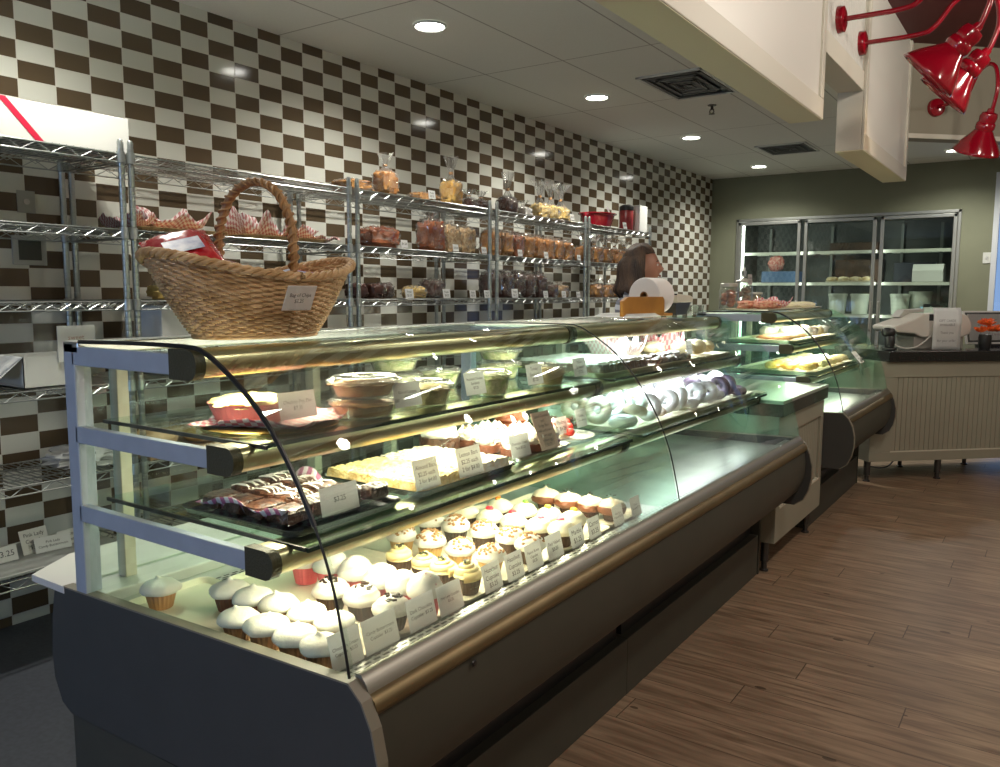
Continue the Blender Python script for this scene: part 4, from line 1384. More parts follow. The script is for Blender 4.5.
for i in range(16):
    o = chunk if i == 0 else chunk.copy()
    if i:
        C.objects.link(o)
    a = i % 8
    o.location = (2.185 - .055 * (i // 8), 1.375 + a * .052, S1 + .018 + .008 * (i // 8))
    o.rotation_euler = (rnd.uniform(-.3, .3), rnd.uniform(-.4, .4), rnd.random() * 3)
    tag(o, 'chunk of dark chocolate bark, %s along the %s line in the middle case' % (ORD[a], ['front', 'rear'][i // 8]), 'chocolate bark', 'dark chocolate bark in the middle case')
tray('baking_tray', 1.80, 2.225, 1.820, 2.230, S1, white_tray, 'pale tray of small loaves and rolls at the far end of the middle case', h=.012)
bun_m = M('baked_bun', (.50, .25, .08), .5, col2=(.74, .52, .26), scale=16)
bun_p = M('pale_dough', (.74, .66, .46), .6, col2=(.60, .46, .24), scale=16)
def bun(loc, r, label, mat, seed=0, rz=0.0, name='bread_roll', group=None, cat='bread roll', amp=.16):
    o = MB().blob(r, (0, 0, r[2] * .9), pw=2.4, amp=amp, freq=2.5, seed=seed, nu=20, nv=12, flat_bottom=-r[2] * .85).obj(name, mat, None)
    o.location = loc
    o.rotation_euler = (0, 0, rz)
    return tag(o, label, cat, group)
bun((1.955, 1.660, S1 + .014), (.045, .085, .028), 'long golden roll lying behind the chocolate bark', bun_m, 1, .4)
bun((2.120, 1.860, S1 + .014), (.052, .060, .034), 'round floury bun before the checked papers', bun_p, 2)
bun((2.130, 1.985, S1 + .014), (.050, .060, .036), 'round floury bun next to the first, closer to the far glass', bun_p, 3)
bun((1.960, 1.900, S1 + .014), (.050, .100, .030), 'long pale loaf lying across the tray of buns', bun_p, 4, .3)
bun((1.930, 2.110, S1 + .014), (.045, .080, .030), 'orange-gold pastry inside the far checked paper', M('orange_pastry', (.72, .36, .06), .5, var=.3, scale=30), 5, -.3)
bun((2.120, 2.130, S1 + .014), (.050, .055, .030), 'small pale bun at the far end of the middle case', bun_p, 6)
paper('checked_paper', (1.920, 2.060, S1 + .012), .24, .26, red_check, 'checked paper fanned up at the far end of the middle case', .5, .02, 12, .10, edge=.55)
for (loc, lb) in (((2.200, 1.750, S1), 'blank looking white card among the rolls of the middle case'), ((1.840, 2.020, S1 + .03), 'white card standing behind the rolls of the middle case')):
    card(loc, .07, .06, ['$2.25'], lb, tilt=10, stand=.03)

# middle case: powdered doughnuts on the middle shelf
tray('baking_tray', 1.90, 2.345, .860, 1.500, S2, white_tray, 'long white tray under the nearer half of the powdered doughnuts', h=.010)
tray('baking_tray', 1.90, 2.345, 1.515, 2.225, S2, white_tray, 'white tray under the further powdered doughnuts and dark pastries', h=.010)
sugar = M('powdered_sugar_coat', (.82, .83, .86), .8, col2=(.62, .60, .62), scale=24, bump=.3)
sugar_d = M('dusted_chocolate_dough', (.30, .28, .34), .8, col2=(.66, .66, .72), scale=18, bump=.3)
sugar_b = M('dusted_tan_dough', (.62, .44, .34), .8, col2=(.78, .70, .66), scale=18, bump=.3)
dark_p = M('dark_purple_pastry', (.075, .045, .075), .5, var=.4, scale=20)
def donut_mb(rr=.034, r=.019):
    b = MB()
    b.tube([(rr * math.cos(a), rr * math.sin(a), 0) for a in [2 * PI * k / 22 for k in range(22)]], r, 12, closed=True)
    return b
protos = [donut_mb().obj('powdered_doughnut', m_, None) for m_ in (sugar, sugar_d, sugar_b, dark_p)]
stick_src = MB().tube([(-.045, 0, 0), (-.03, 0, .002), (0, 0, .006), (.03, 0, .002), (.045, 0, 0)], [.010, .018, .021, .018, .010], 12)
stick = stick_src.obj('powdered_stick', sugar_b, None)
names = ['white powdered doughnut', 'grey dusted chocolate doughnut', 'tan dusted doughnut', 'dark berry doughnut']
n = 0
rnd = random.Random(4)
usedp = set()
cnt = {}
for iy in range(13):
    for ix in range(4):
        y = .905 + iy * .099
        x = 2.290 - ix * .098 + rnd.uniform(-.01, .01)
        if 10 <= iy and ix < 1:
            kind = rnd.choice([0, 3])
        elif iy >= 9:
            kind = rnd.choice([3, 0, 1, 0, 3])
        else:
            kind = rnd.choice([0, 0, 0, 1, 2, 0])
        lean = (ix + iy) % 3 != 0
        if ix < 2 and iy in (1, 2, 3) and (ix + iy) % 2:
            src = stick
        else:
            src = protos[kind]
        if src.name in usedp:
            o = src.copy()
            C.objects.link(o)
        else:
            o = src
            usedp.add(src.name)
        o.location = (x, y, S2 + (.058 if lean else .030) + .012 * (ix / 3))
        o.rotation_euler = ((R(rnd.uniform(55, 80)) if lean else R(rnd.uniform(-12, 12))) , R(rnd.uniform(-14, 14)), rnd.uniform(-.5, .5))
        base_n = 'tan powdered stick' if src is stick else names[kind]
        lb = '%s %s, %s back, %s from the seam' % (base_n, 'on its edge' if lean else 'lying flat', ORD[ix], ORDN[iy])
        tag(o, lb, 'doughnut', 'powdered doughnuts in the middle case')
# bag of red fruit and folded papers standing at the far end of the middle case

# ------------------------------------------------------------------ last case
tray('baking_tray', 1.80, 2.225, 3.420, 4.560, S1, white_tray, 'long pale tray on the upper shelf of the last case', h=.010)
paperb = check_mat('brown_parchment_stripe', (.62, .42, .24), (.46, .22, .12), 8)
for i in range(4):
    bun((2.080, 3.50 + i * .105, S1 + .012), (.115, .040, .016), 'flat red-brown strudel slice, %s from the near end of the last case' % ORD[i], M('strudel_crust', (.40, .13, .06), .5, col2=(.66, .36, .18), scale=30), 30 + i, .15, 'strudel_slice', 'strudel slices in the last case', 'pastry')
pastry_mats = [cream, M('white_meringue', (.84, .83, .78), .6), bun_p, M('dusty_brown_pastry', (.30, .18, .12), .6, col2=(.66, .60, .54), scale=26)]
rnd = random.Random(21)
for i in range(12):
    x = 2.150 - .13 * (i % 3)
    y = 3.97 + .145 * (i // 3)
    bun((x, y, S1 + .012), (.045, .050, .034), 'cream pastry mound, %s back and %s along the upper shelf of the last case' % (ORD[i % 3], ORD[i // 3]), pastry_mats[(i * 5) % 4 if y > 4.1 else 1], i, rnd.random(), 'cream_pastry', 'cream pastries in the last case', 'pastry', .25)
tray('baking_tray', 1.84, 2.345, 3.420, 4.560, S2, white_tray, 'long pale tray on the lower shelf of the last case', h=.010)
gold_p = M('golden_glazed_pastry', (.70, .34, .05), .35, col2=(.80, .56, .18), scale=20)
for i in range(6):
    bun((2.270 - .105 * (i % 3), 3.53 + .11 * (i // 3), S2 + .012), (.046, .046, .024), 'orange glazed pastry on the lower shelf, %s back, %s along' % (ORD[i % 3], ORD[i // 3]), gold_p, 50 + i, i, 'glazed_pastry', 'glazed pastries in the last case', 'pastry', .25)
for i in range(15):
    bun((2.280 - .115 * (i % 3), 3.82 + .15 * (i // 3), S2 + .012), (.046, .055, .024), 'cream coloured cookie pile, %s back and %s along the lower shelf of the last case' % (ORD[i % 3], ORD[i // 3]), [cream_y, cream, bun_p][i % 3], 70 + i, i, 'pale_cookie', 'pale cookies in the last case', 'cookie', .3)
tray('white_box_tray', 1.84, 2.30, 2.46, 2.60, .8805, white_tray, 'thin white tray lying on the steel top between the cases', h=.006)
card((2.575, 3.62, .985), .12, .085, ['Fresh baked', 'every day'], 'white notice taped inside the curved glass of the last case', tilt=40, col=paper_white)
# on the roof of the last case
TOPZ = 1.2965
redp = M('red_checked_pastry', (.55, .12, .08), .5, col2=(.80, .52, .34), scale=50, bump=.8, bscale=90)
tray('baking_tray', 1.80, 2.09, 3.340, 3.960, TOPZ, white_tray, 'tray of red pastries on the roof of the last case', h=.008)
for i in range(6):
    bun((2.020 - .10 * (i % 2), 3.41 + .105 * (i // 2), TOPZ + .008), (.050, .052, .026), 'reddish pastry on the last case roof, %s back, %s along' % (ORD[i % 2], ORD[i // 2]), redp, 90 + i, i, 'red_pastry', 'red pastries on the roof of the last case', 'pastry', .35)
paper('checked_paper', (1.960, 3.620, TOPZ + .010), .22, .20, red_check, 'red checked paper crumpled among the roof pastries, closer', .4, .02, 31, .055, edge=.6)
paper('checked_paper', (1.960, 3.830, TOPZ + .010), .22, .20, red_check, 'red checked paper crumpled among the roof pastries, further along', .9, .02, 33, .055, edge=.6)
tray('baking_tray', 1.80, 2.09, 3.990, 4.660, TOPZ, white_tray, 'tray of pale slices on the roof of the last case', h=.008)
for i in range(9):
    bun((1.950, 4.03 + .068 * i, TOPZ + .008), (.110, .026, .020), 'pale green-cream slice leaning on the roof tray, %s along the tray' % (ORD[i] if i < 8 else 'ninth'), M('pale_pistachio_slice', (.68, .66, .38), .6, col2=(.82, .78, .60), scale=30), 120 + i, .1, 'pastry_slice', 'pale slices on the roof of the last case', 'pastry', .2)

# ------------------------------------------------------------------ wicker basket on the first case
wick = M('woven_willow', (.40, .24, .10), .6, col2=(.62, .42, .22), scale=26, bump=.4, bscale=120)
bk = thing('wicker_basket', 'large boat-shaped wicker basket with an arched handle on top of the case', 'basket', (1.950, -.425, TOPZ - .004), 0)
BH = .182
def basket_pt(a, q):
    """a = angle round, q = 0 bottom..1 rim"""
    sy_ = .155 + (.272 - .155) * q ** .85
    sx_ = .105 + (.155 - .105) * q ** .75
    rim = BH * (.74 + .26 * abs(math.sin(a)) ** 2.0) * 1.0
    return Vector((sx_ * math.cos(a), sy_ * math.sin(a), .004 + rim * q))
NS = 52
wv = MB()
rows_ = 25
for r_ in range(rows_):
    q = (r_ + .5) / rows_
    pts = []
    for k in range(NS * 2):
        a = 2 * PI * k / (NS * 2)
        p = basket_pt(a, q)
        n = Vector((math.cos(a) / .16, math.sin(a) / .28, 0)).normalized()
        off = .0042 * (1 if ((k // 1) % 4 < 2) == (r_ % 2 == 0) else -1)
        off = .0040 * math.sin(PI * k / 2 + PI * r_ + .8)
        pts.append(p + n * off)
    wv.tube(pts, .0036, 6, closed=True)
wv.obj('weave', wick, bk)
st = MB()
for k in range(NS):
    a = 2 * PI * k / NS
    st.tube([basket_pt(a, q) for q in (0, .25, .5, .75, 1.0)], .0026, 5)
st.obj('stake', wick, bk)
rimb = MB()
for ph in (0, 2.1, 4.2):
    pts = []
    for k in range(150):
        a = 2 * PI * k / 150
        n = Vector((math.cos(a), math.sin(a), 0))
        w_ = a * 22 + ph
        pts.append(basket_pt(a, 1.0) + n * (.006 + .0065 * math.cos(w_)) + Vector((0, 0, .004 + .0065 * math.sin(w_))))
    rimb.tube(pts, .0058, 7, closed=True)
rimb.obj('braided_rim', wick, bk)
ft = MB()
for r_ in range(4):
    ft.tube([(.110 * math.cos(2 * PI * k / 60), .160 * math.sin(2 * PI * k / 60), .004 + r_ * .007) for k in range(60)], .0045, 6, closed=True)
ft.obj('foot_ring', wick, bk)
bb = MB()
bb.lathe([(.0001, .004), (.104, .004), (.105, .010), (.0001, .010)], seg=40, sy=1.48, cap=False)
bb.obj('basket_base', wick, bk)
hp = [(-.112, 0, .04), (-.130, 0, .12), (-.135, 0, .20), (-.125, 0, .275), (-.080, 0, .340), (0, 0, .367), (.080, 0, .340), (.125, 0, .275), (.135, 0, .20), (.130, 0, .12), (.112, 0, .04)]
hd_ = MB()
hpath = smooth_path(hp, 8)
hd_.tube(hpath, .0085, 8, flat=1.0)
L_ = len(hpath)
for ph in (0, PI):
    tw = []
    for i in range((L_ - 1) * 4 + 1):
        f_ = i / 4
        a_ = min(int(f_), L_ - 2)
        p = hpath[a_].lerp(hpath[a_ + 1], f_ - a_)
        tg = (hpath[a_ + 1] - hpath[a_]).normalized()
        n1 = Vector((0, 1, 0))
        n2 = tg.cross(n1)
        w_ = f_ * 1.5 + ph
        tw.append(p + (n1 * math.cos(w_) * 1.5 + n2 * math.sin(w_) * .9) * .0085)
    hd_.tube(tw, .0030, 6)
hd_.obj('handle', M('dark_willow', (.27, .14, .05), .55, col2=(.42, .24, .10), scale=40, bump=.3), bk)
card((2.118, -0.451, 1.359), .085, .060, ['Bag of Chips', '$3.25'], 'white card reading Bag of Chips hung on the wicker basket', tilt=-24, rz=R(0))
def chip_bag(loc, rot, s, mat, label):
    t = thing('snack_bag', label, 'snack bag', loc)
    t.rotation_euler = rot
    b = MB()
    def fn(u, v):
        x, y = (u - .5), (v - .5)
        puff = max(0, (1 - (2 * x) ** 4) * (1 - (2 * y) ** 6))
        return (x * s[0], y * s[1], s[2] * puff + .004 * noise.noise(Vector((x * 14, y * 14, s[0] * 40))))
    b.sheet(18, 22, fn)
    b.sheet(18, 22, lambda u, v: tuple(c * (1, 1, -1)[i] for i, c in enumerate(fn(u, v))))
    b.obj('pouch', mat, t)
    lb = MB()
    lb.sheet(6, 8, lambda u, v: ((u - .5) * s[0] * .55, (v - .62) * s[1] * .28, s[2] * .98 + .004))
    lb.obj('printed_panel', M('silver_blue_print', (.62, .64, .70), .3, col2=(.10, .14, .34), scale=22), t)
    return t
red_foil = M('red_foil_bag', (.42, .008, .014), .2, coat=.5, var=.2, scale=10)
chip_bag((1.890, -.575, TOPZ + .185), (R(30), R(-14), R(65)), (.15, .20, .028), red_foil, 'glossy red chip bag with a silver panel sticking out of the basket')
chip_bag((1.925, -.470, TOPZ + .135), (R(20), R(10), R(85)), (.15, .20, .028), red_foil, 'second glossy red chip bag lying behind the handle of the basket')
chip_bag((1.945, -.290, TOPZ + .128), (R(10), R(8), R(20)), (.13, .13, .024), red_foil, 'crumpled red chip bag low in the far end of the basket')

# ------------------------------------------------------------------ dispenser, scale and glasses on the middle case
ds = thing('paper_roll_dispenser', 'brown wooden holder with a big white paper roll, on the middle case', 'dispenser', (1.930, 1.690, TOPZ), R(-6))
brw = M('caramel_wood', (.36, .16, .025), .45, var=.12, scale=12)
for yy in (-.012,):
    pass
b = MB()
b.prism([(-.205, 0), (.155, 0), (.155, .072), (.140, .088), (-.165, .088), (-.205, .070)], 0, .075, .093)
b.obj('front_panel', brw, ds, smooth=False, bevel=.003)
b = MB()
b.prism([(.16, 0), (.42, 0), (.42, .070), (.40, .085), (.16, .085)], 0, -.085, -.068)
b.obj('rear_panel', M('dark_caramel_wood', (.22, .085, .02), .5, var=.12, scale=12), ds, smooth=False, bevel=.003)
MB().bx((-.085, -.10, 0), (.093, .235, .012)).obj('base_board', brw, ds, smooth=False, bevel=.003)
rl = MB()
rl.lathe([(.019, -.070), (.081, -.070), (.084, -.065), (.084, .065), (.081, .070), (.019, .070), (.019, -.070)], seg=56, cap=False, mat=Matrix.Rotation(PI / 2, 3, 'X'))
ro = rl.obj('paper_roll', M('white_roll_paper', (.74, .72, .72), .7), ds, ang=30)
ro.location = (.0, .195, .092)
co = MB().lathe([(.0195, -.073), (.0195, .074), (.016, .074), (.016, -.073)], seg=28, cap=False, mat=Matrix.Rotation(PI / 2, 3, 'X')).obj('cardboard_core', M('cardboard', (.30, .17, .08), .7), ds)
co.location = ro.location
paper_st = MB()
for k in range(5):
    paper_st.box((.0, 0, .0015 + k * .003), (.20, .27 - k * .01, .0022), rz=.05 * k)
o = paper_st.obj('paper_stack', paper_white, None, smooth=False)
o.location = (1.960, 1.610, TOPZ)
o.modifiers.new('b', 'BEVEL').width = .0005
tag(o, 'low stack of white sheets lying before the wooden paper roll holder', 'paper')

scl = thing('receipt_printer', 'beige and black countertop machine beyond the paper roll', 'printer', (1.975, 2.045, TOPZ), R(4))
scl.scale = (.66, .66, .68)
b = MB()
b.prism([(-.13, .088), (-.13, .142), (-.115, .150), (.185, .138), (.235, .128), (.245, .100), (.235, .088)], 0, -.11, .10)
b.obj('hood', M('beige_plastic', (.60, .57, .47), .45), scl, smooth=False, bevel=.006)
b = MB()
b.prism([(-.13, .084), (.0, .086), (.24, .094), (.19, .060), (.11, .012), (.11, 0), (-.12, 0)], 0, -.10, .09)
b.obj('black_body', black_plastic, scl, smooth=False, bevel=.005)
MB().bx((-.106, -.13, .140), (.096, -.120, .150)).obj('trim_strip', black_plastic, scl, smooth=False)
gl_ = glass_mat('drinking_glass', (.93, .96, .94), refl=2.0, haze=.05)
def tumbler():
    b = MB()
    b.lathe([(.0001, .002), (.022, .002), (.026, .004), (.031, .072), (.029, .072), (.024, .008), (.0001, .007)], seg=20, cap=False)
    return b.obj('small_glass', gl_, None)
g0 = tumbler()
for i, (x, y) in enumerate(((1.960, 2.140), (1.985, 2.215), (1.960, 2.300), (1.900, 2.200), (1.985, 2.400), (1.960, 2.480))):
    pass
gx = [(1.965, 2.185), (2.035, 2.200), (1.965, 2.255), (2.035, 2.265)]
for i, (x, y) in enumerate(gx):
    o = g0 if i == 0 else g0.copy()
    if i:
        C.objects.link(o)
    o.location = (x, y, TOPZ)
    o.scale = (1, 1, .62)
    tag(o, 'short clear glass before the beige machine, %s from the paper roll' % ORD[i], 'glass', 'short glasses on the middle case')

# ------------------------------------------------------------------ jars on the last case
def jar(loc, r, h, label, food, flabel, star=False):
    t = thing('glass_jar', label, 'jar', loc)
    MB().lathe([(.0001, .002), (r * .96, .002), (r, .010), (r, h * .74), (r * .86, h * .84), (r * .86, h * .90)], seg=32, cap=False).obj('jar_body', gl_, t, solid=.002)
    lid = MB()
    if star:
        lid.lathe([(r * .92, h * .90), (r * .96, h * .94), (r * .5, h * 1.0), (r * .2, h * 1.05), (.0001, h * 1.05)], seg=28, cap=False)
        pts = []
        for k in range(10):
            a = PI / 2 + 2 * PI * k / 10
            q = r * (.62 if k % 2 == 0 else .30)
            pts.append((q * math.cos(a), h * 1.05 + r * .60 + q * math.sin(a)))
        lid.prism(pts, 0, -.008, .008)
    else:
        lid.lathe([(r * .90, h * .90), (r * .92, h * .90), (r * .92, h * 1.02), (r * .80, h * 1.04), (.0001, h * 1.04)], seg=28, cap=False)
    lid.obj('jar_lid', M('pale_tin_lid', (.52, .50, .45), .35, .5), t, smooth=not star)
    f = MB()
    rnd = random.Random(int(r * 1000))
    for k in range(16):
        a = rnd.random() * 6.28
        q = r * .55 * math.sqrt(rnd.random())
        f.blob((r * .36, r * .36, r * .26), (q * math.cos(a), q * math.sin(a), .03 + h * .55 * k / 16), amp=.2, seed=k, nu=10, nv=7)
    fo = f.obj('jar_cookies', food, None)
    fo.location = loc
    fo['kind'] = 'stuff'
    tag(fo, flabel, 'cookies')
    return t
jar((1.955, 3.455, TOPZ + .0), .001, .001, 'x', brm, 'x') if False else None
jar((1.740, 3.600, TOPZ), .062, .165, 'wide glass jar of red-brown cookies on the last case, tin lid', M('red_brown_cookie', (.42, .12, .06), .6, var=.3, scale=30), 'red-brown cookies filling the wide tin-lidded jar')
jar((1.740, 3.900, TOPZ), .060, .200, 'tall glass jar with a star-shaped lid on the last case', M('dark_brown_cookie', (.20, .09, .05), .6, var=.4, scale=30), 'dark brown cookies in the star-lidded jar', True)
jar((1.740, 4.150, TOPZ), .060, .110, 'short glass jar of rolls beyond the star-lidded jar', M('tan_cookie', (.50, .32, .20), .6, var=.4, scale=30), 'tan cookies in the short jar beyond the star lid')
card((1.850, 3.690, TOPZ + .16), .085, .070, ['Cookies', '$1.95'], 'grey card propped on the wide cookie jar', tilt=4, col=M('grey_card', (.45, .44, .42), .6))
o = MB().bx((1.66, 3.262, 1.286), (2.10, 3.275, 1.296)).obj('glass_ledge', shelf_glass, case3, smooth=False)
o.location = (0, -3.25, 0)

# ------------------------------------------------------------------ on the cash counter
def on_counter(s, off, z):
    return (2.450 + DX * s - DY * off, 4.750 + DY * s + DX * off, z)
CT = .984
wm = M('warm_white_plastic', (.60, .58, .53), .4)
mc = thing('cash_machine', 'cream label scale machine with a black display window on the black counter', 'register', on_counter(.655, .30, CT), ang)
mc.scale = (.92, .92, .95)
b = MB()
b.prism([(-.43, .155), (-.40, .135), (-.24, .125), (-.20, .105), (-.17, .095), (.20, .095), (.27, .12), (.28, .20), (.24, .27), (.18, .285), (-.16, .285), (-.24, .245), (-.43, .185)], 1, -.16, .14)
b.obj('housing', wm, mc, smooth=False, bevel=.012)
MB().bx((-.22, -.12, 0), (.24, .12, .10)).obj('pedestal', M('grey_beige_plastic', (.36, .34, .31), .5), mc, smooth=False, bevel=.006)
MB().box((-.055, -.155, .250), (.13, .016, .060), mat=Matrix.Rotation(R(8), 3, 'X')).obj('display', black_plastic, mc, smooth=False, bevel=.002)
b = MB()
b.prism([(-.26, .25), (-.20, .31), (-.02, .32), (-.02, .295), (-.17, .285), (-.22, .245)], 1, .04, .15)
b.obj('printer_cover', M('grey_plastic', (.42, .41, .38), .45), mc, smooth=False, bevel=.004)
MB().tube(smooth_path([(-.42, -.13, .17), (-.46, -.17, .08), (-.40, -.19, .02), (-.28, -.20, .015), (-.17, -.18, .06), (-.10, -.165, .11)], 8), .006, 7).obj('cable', M('white_cable', (.6, .6, .56), .4), mc)
b = MB()
b.blob((.035, .03, .06), (0, 0, .062), nu=14, nv=10, pw=3)
b.blob((.05, .035, .035), (-.012, 0, .135), nu=14, nv=10, pw=2.5)
b.blob((.05, .045, .012), (0, 0, .012), nu=14, nv=8, pw=4)
o = b.obj('barcode_scanner', black_plastic, None)
o.location = on_counter(.16, .06, CT)
tag(o, 'black handheld scanner standing beside the cream machine', 'scanner')
nt_ = thing('paper_notice', 'white printed notice hanging from the front of the cream machine', 'notice', on_counter(.645, .085, CT), ang)
MB().sheet(6, 10, lambda u, v: ((u - .5) * .235, -.004 + .05 * max(0, v - .8) ** 1.5 * 4, -.012 + v * .315)).obj('sheet', paper_white, nt_, smooth=True, solid=.0008)
nt_.location.z = CT + .013
lettering(['GIFT CARDS', 'AVAILABLE', '', 'Thank you', '', 'for your order'], .026, Matrix(((1, 0, 0, 0), (0, 0, -1, -.0055), (0, 1, 0, .13), (0, 0, 0, 1))), nt_, M('grey_ink', (.25, .24, .26), .6))
fl_ = thing('flower_vase', 'black vase of bright orange silk flowers between the notice and the framed sign', 'flowers', on_counter(.975, .085, CT), ang)
MB().lathe([(.0001, 0), (.038, 0), (.044, .03), (.046, .09), (.042, .115), (.038, .115), (.0001, .09)], seg=24, cap=False).obj('vase', black_plastic, fl_)
orange = M('orange_petal', (.85, .09, .012), .5, col2=(.85, .20, .04), scale=40)
rnd = random.Random(11)
for k in range(7):
    b = MB()
    cx_, cy_, cz_ = rnd.uniform(-.05, .07), rnd.uniform(-.05, .03), rnd.uniform(.13, .20)
    for j in range(9):
        a = 2 * PI * j / 9
        tl = rnd.uniform(.3, .9)
        m_ = Matrix.Translation((cx_, cy_, cz_)) @ Matrix.Rotation(a, 4, 'Z') @ Matrix.Rotation(-tl, 4, 'Y') @ Matrix.Rotation(rnd.random() * 3, 4, 'X')
        n0 = len(b.bm.verts)
        b.blob((.032, .013, .006), (.030, 0, 0), nu=8, nv=5)
        b.bm.verts.ensure_lookup_table()
        for v in list(b.bm.verts)[n0:]:
            v.co = m_ @ v.co
    b.obj('blossom', orange, fl_)
fs = thing('framed_sign', 'white-framed tablet style notice with black inner border on the counter', 'sign', on_counter(1.26, .38, CT), ang)
mt = Matrix.Rotation(R(-14), 4, 'X')
def tilted(mb, m4=mt, off=(0, 0, 0)):
    for v in mb.bm.verts:
        v.co = m4 @ v.co + Vector(off)
    return mb
tilted(MB().bx((-.20, -.010, .02), (.24, .010, .292))).obj('outer_frame', M('white_sign_frame', (.70, .71, .70), .35), fs, smooth=False, bevel=.006)
tilted(MB().bx((-.186, -.013, .034), (.226, -.009, .278))).obj('black_border', black_plastic, fs, smooth=False)
tilted(MB().bx((-.170, -.0155, .050), (.210, -.012, .264))).obj('sheet', paper_white, fs, smooth=False)
lettering(['Join us for', 'coffee and cake', 'every morning', 'from the oven'], .034, mt @ Matrix(((1, 0, 0, .02), (0, 0, -1, -.0165), (0, 1, 0, .158), (0, 0, 0, 1))), fs, M('grey_ink', (.25, .24, .26), .6))
MB().bx((-.05, -.03, -.0), (.12, .09, .022)).obj('stand', black_plastic, fs, smooth=False, bevel=.004)

# ------------------------------------------------------------------ inside the cooler
CB = 8.3
def box_thing(name, c, s, mat, label, cat, lid=None, rz=0.0):
    t = thing(name, label, cat, c, rz)
    hx, hy, hz = s[0] / 2, s[1] / 2, s[2]
    MB().bx((-hx, -hy, 0), (hx, hy, hz)).obj('box_body', mat, t, smooth=False, bevel=.003)
    if lid == 'gable':
        MB().prism([(-hy, hz), (hy, hz), (hy * .6, hz + .07), (-hy * .6, hz + .07)], 0, -hx, hx).obj('box_lid', mat, t, smooth=False, bevel=.003)
    elif lid:
        MB().bx((-hx - .003, -hy - .003, hz - .03), (hx + .003, hy + .003, hz + .004)).obj('box_lid', lid, t, smooth=False, bevel=.003)
    return t
white_box = M('white_carton', (.70, .71, .68), .5)
def bucket(loc, label):
    t = thing('white_bucket', label, 'bucket', loc)
    MB().lathe([(.0001, 0), (.082, 0), (.100, .215), (.104, .216), (.104, .200)], seg=28, cap=False).obj('bucket_body', M('white_bucket_plastic', (.55, .60, .52), .4), t)
    MB().lathe([(.106, .210), (.106, .228), (.098, .232), (.0001, .232)], seg=28, cap=False).obj('bucket_lid', M('white_bucket_plastic', (.55, .60, .52), .4), t)
    return t
bucket((1.420, 8.34, 1.172), 'white bucket in the middle cooler door, first of the pair')
bucket((1.660, 8.34, 1.172), 'white bucket in the middle cooler door, beside the first')
bucket((2.075, 8.34, 1.172), 'white bucket partly hidden at the edge of the last cooler door')
o = bucket((2.270, 8.42, 1.172), 'larger white bucket standing alone in the last cooler door')
o.scale = (1.15, 1.15, 1.12)
box_thing('cake_box', (2.350, 8.33, 1.535), (.30, .26, .12), white_box, 'white cake box with sloping lid on the middle shelf of the cooler', 'box', 'gable')
box_thing('carton', (2.450, 8.20, 1.172), (.22, .14, .12), white_box, 'white carton with a black lid low in the last cooler door', 'box', black_plastic)
tray('cooler_tray', 1.30, 1.80, 8.18, 8.44, 1.535, white_tray, 'white tray of pale pastries on the middle cooler shelf')
for i in range(8):
    bun((1.36 + .125 * (i % 4), 8.24 + .13 * (i // 4), 1.547), (.05, .05, .026), 'pale pastry on the middle cooler shelf, %s across in the %s line' % (ORD[i % 4], ['front', 'rear'][i // 4]), bun_p, 200 + i, i, 'pale_pastry', 'pale pastries in the cooler', 'pastry', .3)
box_thing('dark_carton', (1.55, 8.50, 1.888), (.52, .2, .10), M('dark_brown_carton', (.06, .035, .02), .6, var=.4, scale=10), 'low dark brown carton at the back of the top cooler shelf', 'box')
box_thing('dark_carton', (1.60, 8.55, 1.535), (.50, .2, .26), M('dark_brown_carton', (.06, .035, .02), .6, var=.4, scale=10), 'dark brown carton behind the pale pastries in the cooler', 'box')
box_thing('dark_carton', (2.18, 8.58, 1.535), (.42, .15, .22), M('black_blue_carton', (.02, .025, .04), .5), 'dark blue-black carton behind the white cake box', 'box')
o = MB().blob((.085, .07, .09), (0, 0, .085), amp=.3, freq=4, seed=3, pw=2.6, nu=22, nv=14).obj('red_bag', M('red_speckled_bag', (.50, .07, .05), .4, col2=(.70, .45, .38), scale=45), None)
o.location = (.700, 8.35, 1.720)
o = tag(o, 'red speckled bag resting on a blue carton in the first cooler door', 'bag')
o.location = (.700, 8.35, 1.672)
box_thing('blue_carton', (.760, 8.42, 1.535), (.42, .30, .130), M('blue_grey_carton', (.08, .14, .26), .5), 'blue-grey carton in the first cooler door under the red bag', 'box')
sw = thing('light_switch', 'small white light switch on the green wall near the window edge', 'switch', (2.905, 7.999, 1.77))
MB().bx((-.035, -.006, -.055), (.035, 0, .055)).obj('switch_plate', white_paint, sw, smooth=False, bevel=.002)
MB().bx((-.010, -.010, -.018), (.010, -.005, .018)).obj('toggle', paper_white, sw, smooth=False, bevel=.002)

# ------------------------------------------------------------------ wall plates on the tiles
wo = thing('wall_outlet', 'pale wall outlet plate on a white tile above the metal frame plate', 'outlet', (.0005, .002, 1.765))
MB().bx((0, -.036, -.045), (.006, .036, .045)).obj('plate', M('grey_plate', (.42, .43, .40), .4), wo, smooth=False, bevel=.002)
MB().lathe([(.012, .006), (.012, .010), (.0001, .011)], seg=16, mat=Matrix.Rotation(PI / 2, 3, 'Y'), cap=False).obj('socket', steel, wo)
wf_ = thing('wall_frame', 'square grey plate with a dark mirror-like centre on the tiled wall', 'wall plate', (.0005, .003, 1.567))
MB().bx((0, -.068, -.060), (.010, .068, .060)).obj('frame', M('grey_plate', (.42, .43, .40), .4), wf_, smooth=False, bevel=.002)
MB().bx((.010, -.045, -.040), (.012, .045, .040)).obj('centre', M('smoky_mirror', (.05, .06, .055), .15, .3), wf_, smooth=False)

